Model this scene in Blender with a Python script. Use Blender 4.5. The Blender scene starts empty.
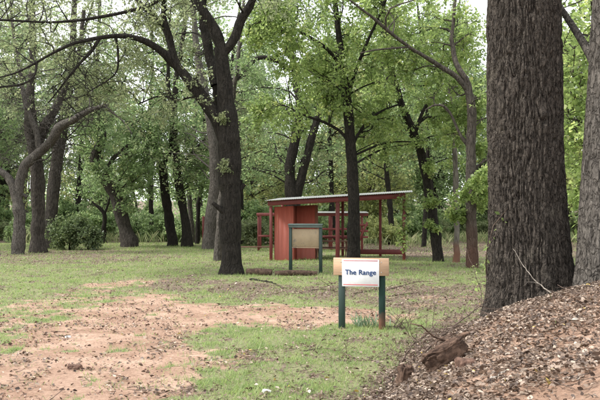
import bpy, math, random
import numpy as np
C = bpy.context.scene.collection
RS = np.random.RandomState
rng = RS(7)
CAMH, HOR, F = 1.9, 214.0, 800.0

# ------------------------------------------------------------------ noise
def vnoise(p, seed=0):
    p = np.asarray(p, float)
    i = np.floor(p).astype(np.int64); f = p - i; f = f*f*(3-2*f)
    def h(a, b, c):
        n = (a*374761393 + b*668265263 + c*1440662683 + seed*974634777) & 0xffffffff
        n = ((n ^ (n >> 13))*1274126177) & 0xffffffff
        return ((n ^ (n >> 16)) & 0xffff)/65535.0
    x, y, z = i[..., 0], i[..., 1], i[..., 2]
    fx, fy, fz = f[..., 0], f[..., 1], f[..., 2]
    def lerp(a, b, t): return a + (b-a)*t
    return lerp(lerp(lerp(h(x, y, z), h(x+1, y, z), fx), lerp(h(x, y+1, z), h(x+1, y+1, z), fx), fy),
                lerp(lerp(h(x, y, z+1), h(x+1, y, z+1), fx), lerp(h(x, y+1, z+1), h(x+1, y+1, z+1), fx), fy), fz)
def fbm(p, o=4, seed=0):
    p = np.asarray(p, float); s = 0; a = .5; t = 0
    for k in range(o):
        s = s + a*vnoise(p*(2.03**k) + k*17.3, seed+k); t += a; a *= .5
    return s/t
def sstep(a, b, x):
    t = np.clip((x-a)/(b-a), 0, 1); return t*t*(3-2*t)
def n2(x, y, s, seed=0, o=4):
    return fbm(np.stack([x*s, y*s, np.zeros_like(x)+.5], -1), o, seed)

# ------------------------------------------------------------------ terrain
FOOT = np.array([(-.35, 3.0), (.0, 5.5), (.7, 8.0), (1.2, 9.6), (1.7, 11.2), (2.3, 13.0), (4.2, 15.2), (9, 17), (30, 19)], float)
def foot_d(x, y):
    """distance to the right of / nearer than the foot of the earth bank (0 outside)"""
    best = np.full(np.shape(x), 1e9); sg = np.ones(np.shape(x))
    for a, b in zip(FOOT[:-1], FOOT[1:]):
        d = b-a; L2 = (d*d).sum()
        t = np.clip(((x-a[0])*d[0] + (y-a[1])*d[1])/L2, 0, 1)
        px, py = x-(a[0]+t*d[0]), y-(a[1]+t*d[1])
        dist = np.hypot(px, py); s = np.sign(d[1]*px - d[0]*py)
        m = dist < best; best = np.where(m, dist, best); sg = np.where(m, s, sg)
    return np.where(sg > 0, best, -best)
def ground(x, y):
    x = np.asarray(x, float); y = np.asarray(y, float)
    d = foot_d(x, y)
    dd = np.clip(d, 0, None)
    h = 1.5*(1-np.exp(-dd/1.75))*sstep(-.02, .55, dd)**.5
    g = 1 - .55*sstep(9.2, 12.0, y) - .1*sstep(8, 5, y)
    h = h*g + np.where(dd > 0, 1, 0)*(n2(x, y, 1.3, 5)-.5)*.16*sstep(0, .6, dd)
    base = (n2(x, y, .25, 9, 3)-.5)*.10*sstep(5, 9, y) + (n2(x, y, 1.7, 3, 3)-.5)*.035
    far = sstep(95, 260, y)*6.0
    return h + base + far
def P(x, y, Y):
    return np.array([(x-300)/F*Y, Y, CAMH + (HOR-y)/F*Y])
def W(w, Y): return w*Y/F/2
def G(x, y, lift=0.0):
    """point of the ground on the ray through pixel (x, y)"""
    Ys = np.linspace(3, 90, 6000)
    X = (x-300)/F*Ys; Z = CAMH + (HOR-y)/F*Ys
    g = ground(X, Ys)
    k = np.argmax(Z < g)
    return np.array([X[k], Ys[k], g[k]+lift])

# ------------------------------------------------------------------ mesh building
class MB:
    def __init__(s): s.v = []; s.q = []; s.t = []; s.a = []; s.n = 0
    def add(s, v, quads=None, tris=None, rnd=None):
        v = np.asarray(v, float).reshape(-1, 3)
        if quads is not None and len(quads): s.q.append(np.asarray(quads, np.int64).reshape(-1, 4)+s.n)
        if tris is not None and len(tris): s.t.append(np.asarray(tris, np.int64).reshape(-1, 3)+s.n)
        s.a.append(np.full(len(v), .5) if rnd is None else np.asarray(rnd, float).reshape(-1))
        s.v.append(v); s.n += len(v); return s
    def box(s, c, size, rz=0, rx=0, ry=0, bev=0.006):
        hx, hy, hz = [q/2 for q in size]; b = min(bev, hx*.4, hy*.4, hz*.4)
        vs = []; idx = {}
        for sx in (-1, 1):
            for sy in (-1, 1):
                for sz in (-1, 1):
                    for ax in range(3):
                        q = [sx*(hx-b), sy*(hy-b), sz*(hz-b)]
                        q[ax] = (sx*hx, sy*hy, sz*hz)[ax]
                        idx[(sx, sy, sz, ax)] = len(vs); vs.append(q)
        Q = []; T = []
        def flip(f):
            p = np.array([vs[i] for i in f]); n = np.cross(p[1]-p[0], p[2]-p[0])
            return f if np.dot(n, p.mean(0)) > 0 else f[::-1]
        for ax in range(3):
            o = [a for a in range(3) if a != ax]
            for sg in (-1, 1):
                f = []
                for (u, w) in ((-1, -1), (1, -1), (1, 1), (-1, 1)):
                    k = [0, 0, 0]; k[ax] = sg; k[o[0]] = u; k[o[1]] = w; f.append(idx[(k[0], k[1], k[2], ax)])
                Q.append(flip(f))
            for u in (-1, 1):
                for w in (-1, 1):
                    k0 = [0, 0, 0]; k1 = [0, 0, 0]; k0[ax] = -1; k1[ax] = 1
                    for k in (k0, k1): k[o[0]] = u; k[o[1]] = w
                    Q.append(flip([idx[(*k0, o[0])], idx[(*k1, o[0])], idx[(*k1, o[1])], idx[(*k0, o[1])]]))
        for sx in (-1, 1):
            for sy in (-1, 1):
                for sz in (-1, 1):
                    T.append(flip([idx[(sx, sy, sz, a)] for a in range(3)]))
        v = np.array(vs)
        for ang, (i, j) in ((rx, (1, 2)), (ry, (2, 0)), (rz, (0, 1))):
            if ang:
                ca, sa = math.cos(ang), math.sin(ang)
                a, bb = v[:, i].copy(), v[:, j].copy()
                v[:, i] = a*ca-bb*sa; v[:, j] = a*sa+bb*ca
        return s.add(v+np.array(c), Q, T)
    def beam(s, a, b, w, h, bev=.006):
        a = np.array(a, float); b = np.array(b, float); d = b-a; L = np.linalg.norm(d)
        rz = math.atan2(d[1], d[0]); ry = -math.asin(d[2]/L)
        return s.box((a+b)/2, (L, w, h), rz=rz, ry=ry, bev=bev)
    def build(s, name, mat, parent=None, origin=None, smooth=False):
        v = np.concatenate(s.v) if s.v else np.zeros((0, 3))
        if origin is None: origin = np.zeros(3)
        v = v-np.asarray(origin)
        q = np.concatenate(s.q) if s.q else np.zeros((0, 4), np.int64)
        t = np.concatenate(s.t) if s.t else np.zeros((0, 3), np.int64)
        me = bpy.data.meshes.new(name)
        me.vertices.add(len(v)); me.vertices.foreach_set('co', v.astype(np.float32).ravel())
        nl = len(q)*4+len(t)*3
        me.loops.add(nl); me.loops.foreach_set('vertex_index', np.concatenate([q.ravel(), t.ravel()]).astype(np.int32))
        me.polygons.add(len(q)+len(t))
        st = np.concatenate([np.arange(len(q))*4, len(q)*4+np.arange(len(t))*3]).astype(np.int32)
        me.polygons.foreach_set('loop_start', st)
        if smooth: me.polygons.foreach_set('use_smooth', np.ones(len(q)+len(t), bool))
        at = me.attributes.new('rnd', 'FLOAT', 'POINT'); at.data.foreach_set('value', np.concatenate(s.a).astype(np.float32))
        me.update(calc_edges=True)
        me.materials.append(mat)
        o = bpy.data.objects.new(name, me); C.objects.link(o)
        if parent is not None: o.parent = parent
        else: o.location = origin
        return o

def spline(pts, n):
    """Catmull-Rom through rows of pts (k, m) -> (n, m)"""
    p = np.asarray(pts, float); k = len(p)
    e = np.vstack([2*p[0]-p[1], p, 2*p[-1]-p[-2]])
    seg = np.linalg.norm(np.diff(p[:, :3], axis=0), axis=1); cu = np.concatenate([[0], np.cumsum(seg)])
    s = np.linspace(0, cu[-1], n)
    i = np.clip(np.searchsorted(cu, s, 'right')-1, 0, k-2); t = ((s-cu[i])/np.maximum(seg[i], 1e-9))[:, None]
    a, b, c, d = e[i], e[i+1], e[i+2], e[i+3]
    return .5*((2*b)+(-a+c)*t+(2*a-5*b+4*c-d)*t*t+(-a+3*b-3*c+d)*t**3)

def btube(mb, pts, rad, sides, seed=0, rough=0.0, rs=9.0, rnd=None, cap=False):
    """batch of tubes: pts (B,n,3), rad (B,n)"""
    B, n, _ = pts.shape
    t = np.gradient(pts, axis=1); t /= np.maximum(np.linalg.norm(t, axis=2, keepdims=True), 1e-9)
    m = pts[:, -1]-pts[:, 0]
    ref = np.where((np.abs(m[:, 2]) > .7*np.linalg.norm(m, axis=1))[:, None], np.array([[0, 1., 0]]), np.array([[0, 0, 1.]]))
    u = np.cross(t, ref[:, None, :]); u /= np.maximum(np.linalg.norm(u, axis=2, keepdims=True), 1e-9)
    w = np.cross(t, u)
    a = np.arange(sides)/sides*2*np.pi
    r = rad[:, :, None]
    if rough:
        q = pts[:, :, None, :]+(u[:, :, None, :]*np.cos(a)[None, None, :, None]+w[:, :, None, :]*np.sin(a)[None, None, :, None])*r[..., None]
        nz = fbm(q*np.array([rs, rs, rs*.3]), 3, seed)-.5
        r = r*(1+rough*2*nz)
    v = pts[:, :, None, :]+(u[:, :, None, :]*np.cos(a)[None, None, :, None]+w[:, :, None, :]*np.sin(a)[None, None, :, None])*r[..., None]
    b, i, j = np.meshgrid(np.arange(B), np.arange(n-1), np.arange(sides), indexing='ij')
    j2 = (j+1) % sides
    f = lambda i_, j_: (b*n+i_)*sides+j_
    q = np.stack([f(i, j), f(i, j2), f(i+1, j2), f(i+1, j)], -1).reshape(-1, 4)
    v = v.reshape(-1, 3)
    tr = None
    if cap:
        v = np.vstack([v, pts[:, -1], pts[:, 0]])
        tr = []
        for bb in range(B):
            for k in range(sides):
                k2 = (k+1) % sides
                tr.append([(bb*n+n-1)*sides+k, (bb*n+n-1)*sides+k2, B*n*sides+bb])
                tr.append([(bb*n)*sides+k2, (bb*n)*sides+k, B*n*sides+B+bb])
    mb.add(v, q, tr)

def wander(rg, st, d, L, n, wig, droop):
    B = len(st); pts = np.zeros((B, n+1, 3)); pts[:, 0] = st; d = d/np.linalg.norm(d, axis=1, keepdims=True)
    for i in range(n):
        d = d+rg.normal(0, wig, (B, 3)); d[:, 2] += droop
        d /= np.linalg.norm(d, axis=1, keepdims=True)
        pts[:, i+1] = pts[:, i]+d*(L/n)[:, None]
    return pts
def kids(rg, pts, K, tmin, ang):
    B, n, _ = pts.shape
    t = tmin+(1-tmin)*(np.arange(K)[None, :]+rg.rand(B, K))/K*.999
    x = t*(n-1); i = np.floor(x).astype(int); f = (x-i)[..., None]
    bi = np.arange(B)[:, None]
    a = pts[bi, i]; b = pts[bi, np.minimum(i+1, n-1)]
    p = a+(b-a)*f; tg = b-a; tg /= np.maximum(np.linalg.norm(tg, axis=2, keepdims=True), 1e-9)
    r = rg.normal(size=p.shape); r -= (r*tg).sum(2, keepdims=True)*tg; r /= np.linalg.norm(r, axis=2, keepdims=True)
    an = ang*(.6+.8*rg.rand(B, K, 1))
    d = tg*np.cos(an)+r*np.sin(an)
    return p.reshape(-1, 3), d.reshape(-1, 3), t.reshape(-1)
def leaves(mb, rg, tw, M, size, droop=.25, wid=.42, spread=.5):
    """M leaves along each twig (B,n,3)"""
    B, n, _ = tw.shape
    if M <= 0 or B == 0: return
    t = .15+.85*rg.rand(B, M); x = t*(n-1)*.999; i = np.floor(x).astype(int); f = (x-i)[..., None]
    bi = np.arange(B)[:, None]
    p = tw[bi, i]*(1-f)+tw[bi, np.minimum(i+1, n-1)]*f
    p = p.reshape(-1, 3); N = len(p)
    s = size*(.45+1.1*rg.rand(N)**1.3)
    p = p+rg.normal(0, 1, (N, 3))*size*spread
    d = rg.normal(size=(N, 3)); d[:, 2] = d[:, 2]*.6-droop*2.2; d /= np.linalg.norm(d, axis=1, keepdims=True)
    nn = rg.normal(size=(N, 3)); nn[:, 2] += 1.1
    sd = np.cross(d, nn); sd /= np.linalg.norm(sd, axis=1, keepdims=True)
    up = np.cross(sd, d)
    L = s[:, None]
    v = np.stack([p, p+d*L*.45+sd*L*wid+up*L*.10, p+d*L, p+d*L*.45-sd*L*wid+up*L*.10], 1)
    q = np.arange(N*4).reshape(N, 4)
    cl = np.repeat(rg.rand(B), M); r = .55*cl+.45*rg.rand(N)
    mb.add(v.reshape(-1, 3), q, None, np.repeat(r, 4))

# ------------------------------------------------------------------ materials
def mat(name): 
    m = bpy.data.materials.new(name); m.use_nodes = True
    nt = m.node_tree; nt.nodes.clear()
    return m, nt, nt.nodes, nt.links
def out(nt, sh):
    o = nt.nodes.new('ShaderNodeOutputMaterial'); nt.links.new(sh, o.inputs['Surface'])
def ramp(N, stops):
    r = N.new('ShaderNodeValToRGB'); e = r.color_ramp.elements
    while len(e) < len(stops): e.new(.5)
    for k, (p, c) in zip(e, stops): k.position = p; k.color = (*c, 1)
    return r
def leaf_mat(name, stops, trans=.4, rough=.5):
    m, nt, N, L = mat(name)
    a = N.new('ShaderNodeAttribute'); a.attribute_name = 'rnd'
    r = ramp(N, stops); L.new(a.outputs['Fac'], r.inputs[0])
    p = N.new('ShaderNodeBsdfPrincipled'); p.inputs['Roughness'].default_value = rough; p.inputs['Specular IOR Level'].default_value = .55
    L.new(r.outputs[0], p.inputs['Base Color'])
    t = N.new('ShaderNodeBsdfTranslucent')
    hs = N.new('ShaderNodeHueSaturation'); hs.inputs['Saturation'].default_value = 1.03; hs.inputs['Value'].default_value = 1.6
    L.new(r.outputs[0], hs.inputs['Color']); L.new(hs.outputs[0], t.inputs[0])
    mx = N.new('ShaderNodeMixShader'); mx.inputs[0].default_value = trans
    L.new(p.outputs[0], mx.inputs[1]); L.new(t.outputs[0], mx.inputs[2]); out(nt, mx.outputs[0]); return m
def bark_mat(name, dark, light, scale=9, zs=.22, bump=.6, tint=None, tz=(0, 1), dist=.03, plate=0, pd=.015):
    m, nt, N, L = mat(name)
    tc = N.new('ShaderNodeTexCoord'); mp = N.new('ShaderNodeMapping'); mp.inputs['Scale'].default_value = (1, 1, zs)
    L.new(tc.outputs['Object'], mp.inputs[0])
    n = N.new('ShaderNodeTexNoise'); n.inputs['Scale'].default_value = scale; n.inputs['Detail'].default_value = 6; n.inputs['Roughness'].default_value = .65
    n.inputs['Distortion'].default_value = .6
    L.new(mp.outputs[0], n.inputs['Vector'])
    r = ramp(N, [(.36, dark), (.66, light)]); L.new(n.outputs['Fac'], r.inputs[0])
    n3 = N.new('ShaderNodeTexNoise'); n3.inputs['Scale'].default_value = 2.2; n3.inputs['Detail'].default_value = 5
    L.new(tc.outputs['Object'], n3.inputs['Vector'])
    lich = ramp(N, [(.60, (0, 0, 0)), (.70, (.5, .5, .5))]); L.new(n3.outputs['Fac'], lich.inputs[0])
    mx0 = N.new('ShaderNodeMixRGB'); L.new(lich.outputs[0], mx0.inputs[0]); L.new(r.outputs[0], mx0.inputs[1]); mx0.inputs[2].default_value = (light[0]*1.35, light[1]*1.4, light[2]*1.35, 1)
    col = mx0.outputs[0]
    if tint:
        sx = N.new('ShaderNodeSeparateXYZ'); L.new(tc.outputs['Object'], sx.inputs[0])
        ad = N.new('ShaderNodeMath'); ad.operation = 'ADD'; L.new(sx.outputs['Z'], ad.inputs[0]); L.new(n3.outputs['Fac'], ad.inputs[1])
        mr = N.new('ShaderNodeMapRange'); mr.inputs['From Min'].default_value = tz[0]+.5; mr.inputs['From Max'].default_value = tz[1]+.5
        mr.inputs['To Min'].default_value = .85; mr.inputs['To Max'].default_value = 0; L.new(ad.outputs[0], mr.inputs['Value'])
        mx = N.new('ShaderNodeMixRGB'); L.new(mr.outputs[0], mx.inputs[0]); L.new(col, mx.inputs[1]); mx.inputs[2].default_value = (*tint, 1); col = mx.outputs[0]
    p = N.new('ShaderNodeBsdfPrincipled'); p.inputs['Roughness'].default_value = .9; p.inputs['Specular IOR Level'].default_value = .2
    L.new(col, p.inputs['Base Color'])
    b = N.new('ShaderNodeBump'); b.inputs['Strength'].default_value = bump; b.inputs['Distance'].default_value = dist
    L.new(n.outputs['Fac'], b.inputs['Height']); L.new(b.outputs[0], p.inputs['Normal'])
    if plate:
        ad = N.new('ShaderNodeVectorMath'); ad.operation = 'MULTIPLY_ADD'; L.new(n3.outputs['Color'], ad.inputs[0]); ad.inputs[1].default_value = (.22, .22, .22); L.new(mp.outputs[0], ad.inputs[2])
        nn = N.new('ShaderNodeTexNoise'); nn.inputs['Scale'].default_value = plate*1.3; nn.inputs['Detail'].default_value = 3; L.new(mp.outputs[0], nn.inputs['Vector'])
        ae = N.new('ShaderNodeVectorMath'); ae.operation = 'MULTIPLY_ADD'; L.new(nn.outputs['Color'], ae.inputs[0]); k_ = .9/plate; ae.inputs[1].default_value = (k_, k_, k_); L.new(ad.outputs[0], ae.inputs[2])
        vo = N.new('ShaderNodeTexVoronoi'); vo.feature = 'DISTANCE_TO_EDGE'; vo.inputs['Scale'].default_value = plate; L.new(ae.outputs[0], vo.inputs['Vector'])
        mr2 = N.new('ShaderNodeMapRange'); mr2.inputs['From Max'].default_value = .16; L.new(vo.outputs['Distance'], mr2.inputs['Value'])
        b2 = N.new('ShaderNodeBump'); b2.inputs['Strength'].default_value = 1; b2.inputs['Distance'].default_value = pd; L.new(mr2.outputs[0], b2.inputs['Height']); L.new(b2.outputs[0], b.inputs['Normal'])
    out(nt, p.outputs[0]); return m
def paint_mat(name, c, worn=None, rough=.6, wear=.62, scale=5, grain=(1, 1, .2), metal=0):
    m, nt, N, L = mat(name)
    tc = N.new('ShaderNodeTexCoord'); mp = N.new('ShaderNodeMapping'); mp.inputs['Scale'].default_value = grain
    L.new(tc.outputs['Object'], mp.inputs[0])
    n = N.new('ShaderNodeTexNoise'); n.inputs['Scale'].default_value = scale; n.inputs['Detail'].default_value = 8; n.inputs['Roughness'].default_value = .7
    L.new(mp.outputs[0], n.inputs['Vector'])
    v = ramp(N, [(.3, tuple(q*.78 for q in c)), (.7, tuple(min(1, q*1.15) for q in c))]); L.new(n.outputs['Fac'], v.inputs[0])
    w = ramp(N, [(wear, (0, 0, 0)), (wear+.07, (1, 1, 1))]); L.new(n.outputs['Fac'], w.inputs[0])
    mx = N.new('ShaderNodeMixRGB'); L.new(w.outputs[0], mx.inputs[0]); L.new(v.outputs[0], mx.inputs[1])
    mx.inputs[2].default_value = (*(worn or tuple(q*.7 for q in c)), 1)
    p = N.new('ShaderNodeBsdfPrincipled'); p.inputs['Roughness'].default_value = rough; p.inputs['Metallic'].default_value = metal
    L.new(mx.outputs[0], p.inputs['Base Color'])
    b = N.new('ShaderNodeBump'); b.inputs['Strength'].default_value = .25; b.inputs['Distance'].default_value = .01
    L.new(n.outputs['Fac'], b.inputs['Height']); L.new(b.outputs[0], p.inputs['Normal'])
    out(nt, p.outputs[0]); return m

LF_BRIGHT = leaf_mat('leaf_bright', [(0, (.12, .175, .06)), (.45, (.225, .30, .105)), (.8, (.35, .425, .165)), (1, (.50, .50, .20))], .62, .38)
LF_MID = leaf_mat('leaf_mid', [(0, (.10, .155, .065)), (.5, (.195, .27, .12)), (.85, (.31, .385, .19)), (1, (.48, .47, .24))], .62, .38)
LF_OLIVE = leaf_mat('leaf_olive', [(0, (.13, .155, .085)), (.5, (.235, .27, .145)), (.85, (.34, .375, .21)), (1, (.47, .46, .28))], .62, .38)
LF_DARK = leaf_mat('leaf_dark', [(0, (.05, .08, .035)), (.5, (.10, .14, .06)), (1, (.18, .22, .09))], .35)
LF_SHRUB = leaf_mat('leaf_shrub', [(0, (.07, .105, .045)), (.5, (.13, .18, .075)), (1, (.24, .28, .12))], .4)
LF_BG = leaf_mat('leaf_far', [(0, (.12, .175, .08)), (.5, (.22, .295, .14)), (.85, (.34, .42, .205)), (1, (.54, .53, .31))], .62, .38)
LF_BGY = leaf_mat('leaf_far_yellow', [(0, (.17, .20, .085)), (.5, (.29, .33, .14)), (1, (.48, .47, .22))], .62, .38)
BK_BIG = bark_mat('bark_big', (.017, .0135, .011), (.093, .078, .065), 30, .4, 1.0, dist=.015, plate=24, pd=.018)
BK_DARK = bark_mat('bark_dark', (.009, .0075, .006), (.034, .029, .024), 16, .3, .8, plate=13, pd=.02)
BK_MID = bark_mat('bark_mid', (.025, .021, .018), (.09, .078, .067), 16, .3, .8, plate=12, pd=.02)
BK_GREY = bark_mat('bark_grey', (.040, .035, .030), (.15, .134, .118), 22, .32, .9, dist=.02, plate=16, pd=.022)
BK_RED = bark_mat('bark_red_base', (.032, .027, .023), (.11, .094, .08), 14, .3, .8, plate=12, pd=.015, tint=(.085, .045, .034), tz=(.4, 2.2))
BK_REDLOW = bark_mat('bark_red_low', (.07, .06, .052), (.2, .18, .155), 12, .25, .6, tint=(.16, .075, .05), tz=(.3, .9))
WOOD_LOG = bark_mat('log_bark', (.035, .023, .017), (.125, .082, .060), 16, 1, .8)
WOOD_OLD = bark_mat('old_wood', (.03, .018, .013), (.15, .095, .068), 12, 1, .8)
TWIG = bark_mat('dead_twig', (.05, .035, .028), (.17, .125, .10), 20, 1, .4)
TWIG_GREY = bark_mat('grey_twig', (.14, .12, .10), (.33, .29, .25), 20, 1, .4)
TWIG_PALE = bark_mat('pale_twig', (.22, .19, .16), (.48, .44, .39), 20, 1, .4)
LITTER = leaf_mat('dead_leaf', [(0, (.040, .025, .018)), (.4, (.12, .078, .055)), (.7, (.23, .165, .122)), (.92, (.38, .305, .24)), (.98, (.56, .50, .43)), (1, (.42, .31, .08))], .15, .6)
GRASS = leaf_mat('grass_blade', [(0, (.105, .165, .05)), (.5, (.20, .275, .09)), (.8, (.32, .37, .145)), (1, (.46, .41, .27))], .45, .5)
WEED = leaf_mat('weed_blade', [(0, (.13, .17, .08)), (.5, (.25, .30, .14)), (1, (.42, .40, .24))], .45, .6)
RED = paint_mat('red_paint', (.15, .026, .024), (.14, .06, .045), .6, .66)
RED_PANEL = paint_mat('red_siding', (.31, .068, .042), (.32, .15, .10), .55, .60, 3, (6, 6, .4))
ROOF = paint_mat('roof_metal', (.38, .385, .38), (.27, .22, .18), .4, .64, 3, (1, 1, 1), .3)
GREEN = paint_mat('green_paint', (.014, .036, .028), (.05, .065, .05), .5, .66)
GREEN_SOILED = bark_mat('green_post_soiled', (.012, .028, .022), (.022, .048, .038), 12, .2, .1, tint=(.24, .10, .065), tz=(.0, .30), dist=.004)
TAN = paint_mat('tan_board', (.46, .30, .19), (.30, .20, .13), .7, .62, 6, (.5, 3, 6))
TAN2 = paint_mat('weathered_board', (.36, .27, .17), (.20, .17, .13), .7, .56, 4, (1, 3, 1))
CAPG = paint_mat('grey_green_cap', (.10, .135, .125), (.16, .18, .17), .5, .66)
WHITE = paint_mat('sign_white', (.80, .80, .82), (.72, .72, .72), .35, .75, 3, (1, 1, 1))
NAVY = paint_mat('lettering_navy', (.015, .05, .15), (.015, .05, .15), .4, .9)
LRED = paint_mat('line_red', (.60, .09, .09), (.6, .09, .09), .4, .9)
TABLE = paint_mat('table_wood', (.16, .07, .05), (.26, .19, .15), .7, .6, 6, (1, 1, 1))
PALEW = paint_mat('pale_litter', (.75, .74, .72), (.6, .58, .55), .5, .7)
MUD = bark_mat('mud_clod', (.06, .035, .026), (.19, .115, .085), 18, 1, .8)

# ------------------------------------------------------------------ tags
def tag(o, label=None, cat=None, group=None, kind=None):
    if label: o['label'] = label
    if cat: o['category'] = cat
    if group: o['group'] = group
    if kind: o['kind'] = kind
    return o
def empty(name, loc, label, cat, group=None, rz=0):
    o = bpy.data.objects.new(name, None); o.empty_display_size = .2; C.objects.link(o)
    o.location = loc; o.rotation_euler = (0, 0, rz); return tag(o, label, cat, group)

# ------------------------------------------------------------------ trees
def attract(mbt, mbl, rg, limbs, att, K1=7, K2=5, M=12, leaf=.09, bare=False, lw=.42, limb_r=.035, droop=-.03, tw_r=.004, spread=.5, wig=.16):
    cand = np.concatenate([l[:, :3] for l in limbs]); cr = np.concatenate([l[:, 3] for l in limbs])
    main = []; rads = []
    att = np.asarray(att, float)
    for a in att:
        d = cand-a[:3]; dist = np.linalg.norm(d, axis=1)+np.clip(d[:, 2]+.2*np.hypot(d[:, 0], d[:, 1]), 0, None)*1.5+rg.rand(len(cand))*.3
        k = np.argmin(dist); s = cand[k]; e = a[:3]; dd = np.linalg.norm(e-s)
        mid = (s+e)/2+rg.normal(0, .10, 3)*dd+np.array([0, 0, .13*dd])
        q = spline([s, s*.45+mid*.55+rg.normal(0, .05, 3)*dd, mid*.5+e*.5+rg.normal(0, .05, 3)*dd, e], 9)
        main.append(q); rads.append(np.linspace(min(cr[k]*.6, limb_r*(.5+dd*.22)), .008, 9))
    main = np.array(main); rads = np.array(rads)
    btube(mbt, main, rads, 6)
    p, d, t = kids(rg, main, K1, .45, 1.1)
    R = np.repeat(att[:, 3], K1)
    l1 = wander(rg, p, d+rg.normal(0, .25, d.shape), R*(.7+.6*rg.rand(len(R))), 5, wig, droop)
    btube(mbt, l1, np.linspace(1, .4, 6)[None, :]*(.004+.006*R)[:, None]*(1+rg.rand(len(R))[:, None]*.5), 4)
    p, d, t = kids(rg, l1, K2, .15, .9)
    R2 = np.repeat(R, K2)
    l2 = wander(rg, p, d, R2*(.35+.4*rg.rand(len(R2))), 4, wig*1.2, droop*1.5)
    btube(mbt, l2, np.linspace(1, .5, 5)[None, :]*np.full((len(R2), 1), tw_r), 3)
    if not bare:
        leaves(mbl, rg, l2, M, leaf, wid=lw, spread=spread)
    return l1, l2

def limb(px, Y, n=26, dz=None):
    """px: list of (x, y, width px[, depth offset])"""
    rows = []
    for q in px:
        yy = Y+(q[3] if len(q) > 3 else 0)
        p = P(q[0], q[1], yy); rows.append([p[0], p[1], p[2], W(q[2], yy)])
    return spline(rows, n)
def ell(rg, n, c, r, R, zmin=2.2):
    v = rg.normal(size=(n, 3)); v /= np.linalg.norm(v, axis=1, keepdims=True); v *= rg.rand(n, 1)**.45
    p = np.array(c)+v*np.array(r); p[:, 2] = np.maximum(p[:, 2], zmin+rg.rand(n))
    return np.hstack([p, (R*(.75+.5*rg.rand(n)))[:, None]])
def tree(name, label, limbs, atts, bark, leafm, seed, sides=16, rough=.16, group=None, flare=True, bare_att=None, flare_k=.14, **kw):
    rg = RS(seed)
    base = limbs[0][0][:3].copy(); base[2] = float(ground(base[0], base[1]))
    L0 = limbs[0]
    # run the foot into the ground
    foot = L0[0].copy(); foot[2] = base[2]-.25; foot[3] *= 1.05
    limbs[0] = np.vstack([foot, L0])
    mt = MB(); ml = MB()
    for k, l in enumerate(limbs):
        q = spline(l, max(20, int(len(l)*1.6))); r = q[:, 3].copy()
        sz_ = np.stack([q[:, 0]*1.2, q[:, 1]*1.2, q[:, 2]*1.5], -1)
        r = r*(1+.3*(vnoise(sz_*1.6, seed+50)-.5)); q[:, :3] += (np.stack([vnoise(sz_*1.9, seed+60+a_) for a_ in range(3)], -1)-.5)*np.minimum(r, .12)[:, None]*np.array([.55, .55, .3])
        if k == 0 and flare:
            hgt = np.clip(q[:, 2]-base[2], 0, None); r = r*(1+flare_k*np.exp(-hgt/.2))
        btube(mt, q[None, :, :3], np.maximum(r, .004)[None], sides if k < 3 else 10, seed+k, rough, 6)
    e = empty(name, base, label, 'tree', group)
    if len(atts): attract(mt, ml, rg, limbs, atts, **kw)
    if bare_att is not None and len(bare_att):
        attract(mt, ml, rg, limbs, bare_att, K1=7, K2=6, bare=True, tw_r=.006, wig=.3, droop=-.05)
    mt.build('trunk', bark, e, base, smooth=True)
    if ml.n: ml.build('crown', leafm, e, base)
    return e
def up(l, hgt, spread=(0, 0), n=10, seed=0):
    """continue a limb above the frame: top point + hgt metres"""
    rg = RS(seed); a = l[-1]; rows = [a]
    for k in range(1, 5):
        t = k/4
        rows.append([a[0]+spread[0]*t+rg.normal(0, .12), a[1]+spread[1]*t+rg.normal(0, .12), a[2]+hgt*t, a[3]*(1-.8*t)])
    return spline(rows, n)
def ap(x, y, Y, R): p = P(x, y, Y); return [p[0], p[1], p[2], R]
def apset(rg, n, x0, x1, y0, y1, Y0, Y1, R):
    if y0 < -50: n = max(3, n//4)
    return [ap(rg.uniform(x0, x1), rg.uniform(y0, y1), rg.uniform(Y0, Y1), R*rg.uniform(.7, 1.3)) for _ in range(n)]

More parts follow.
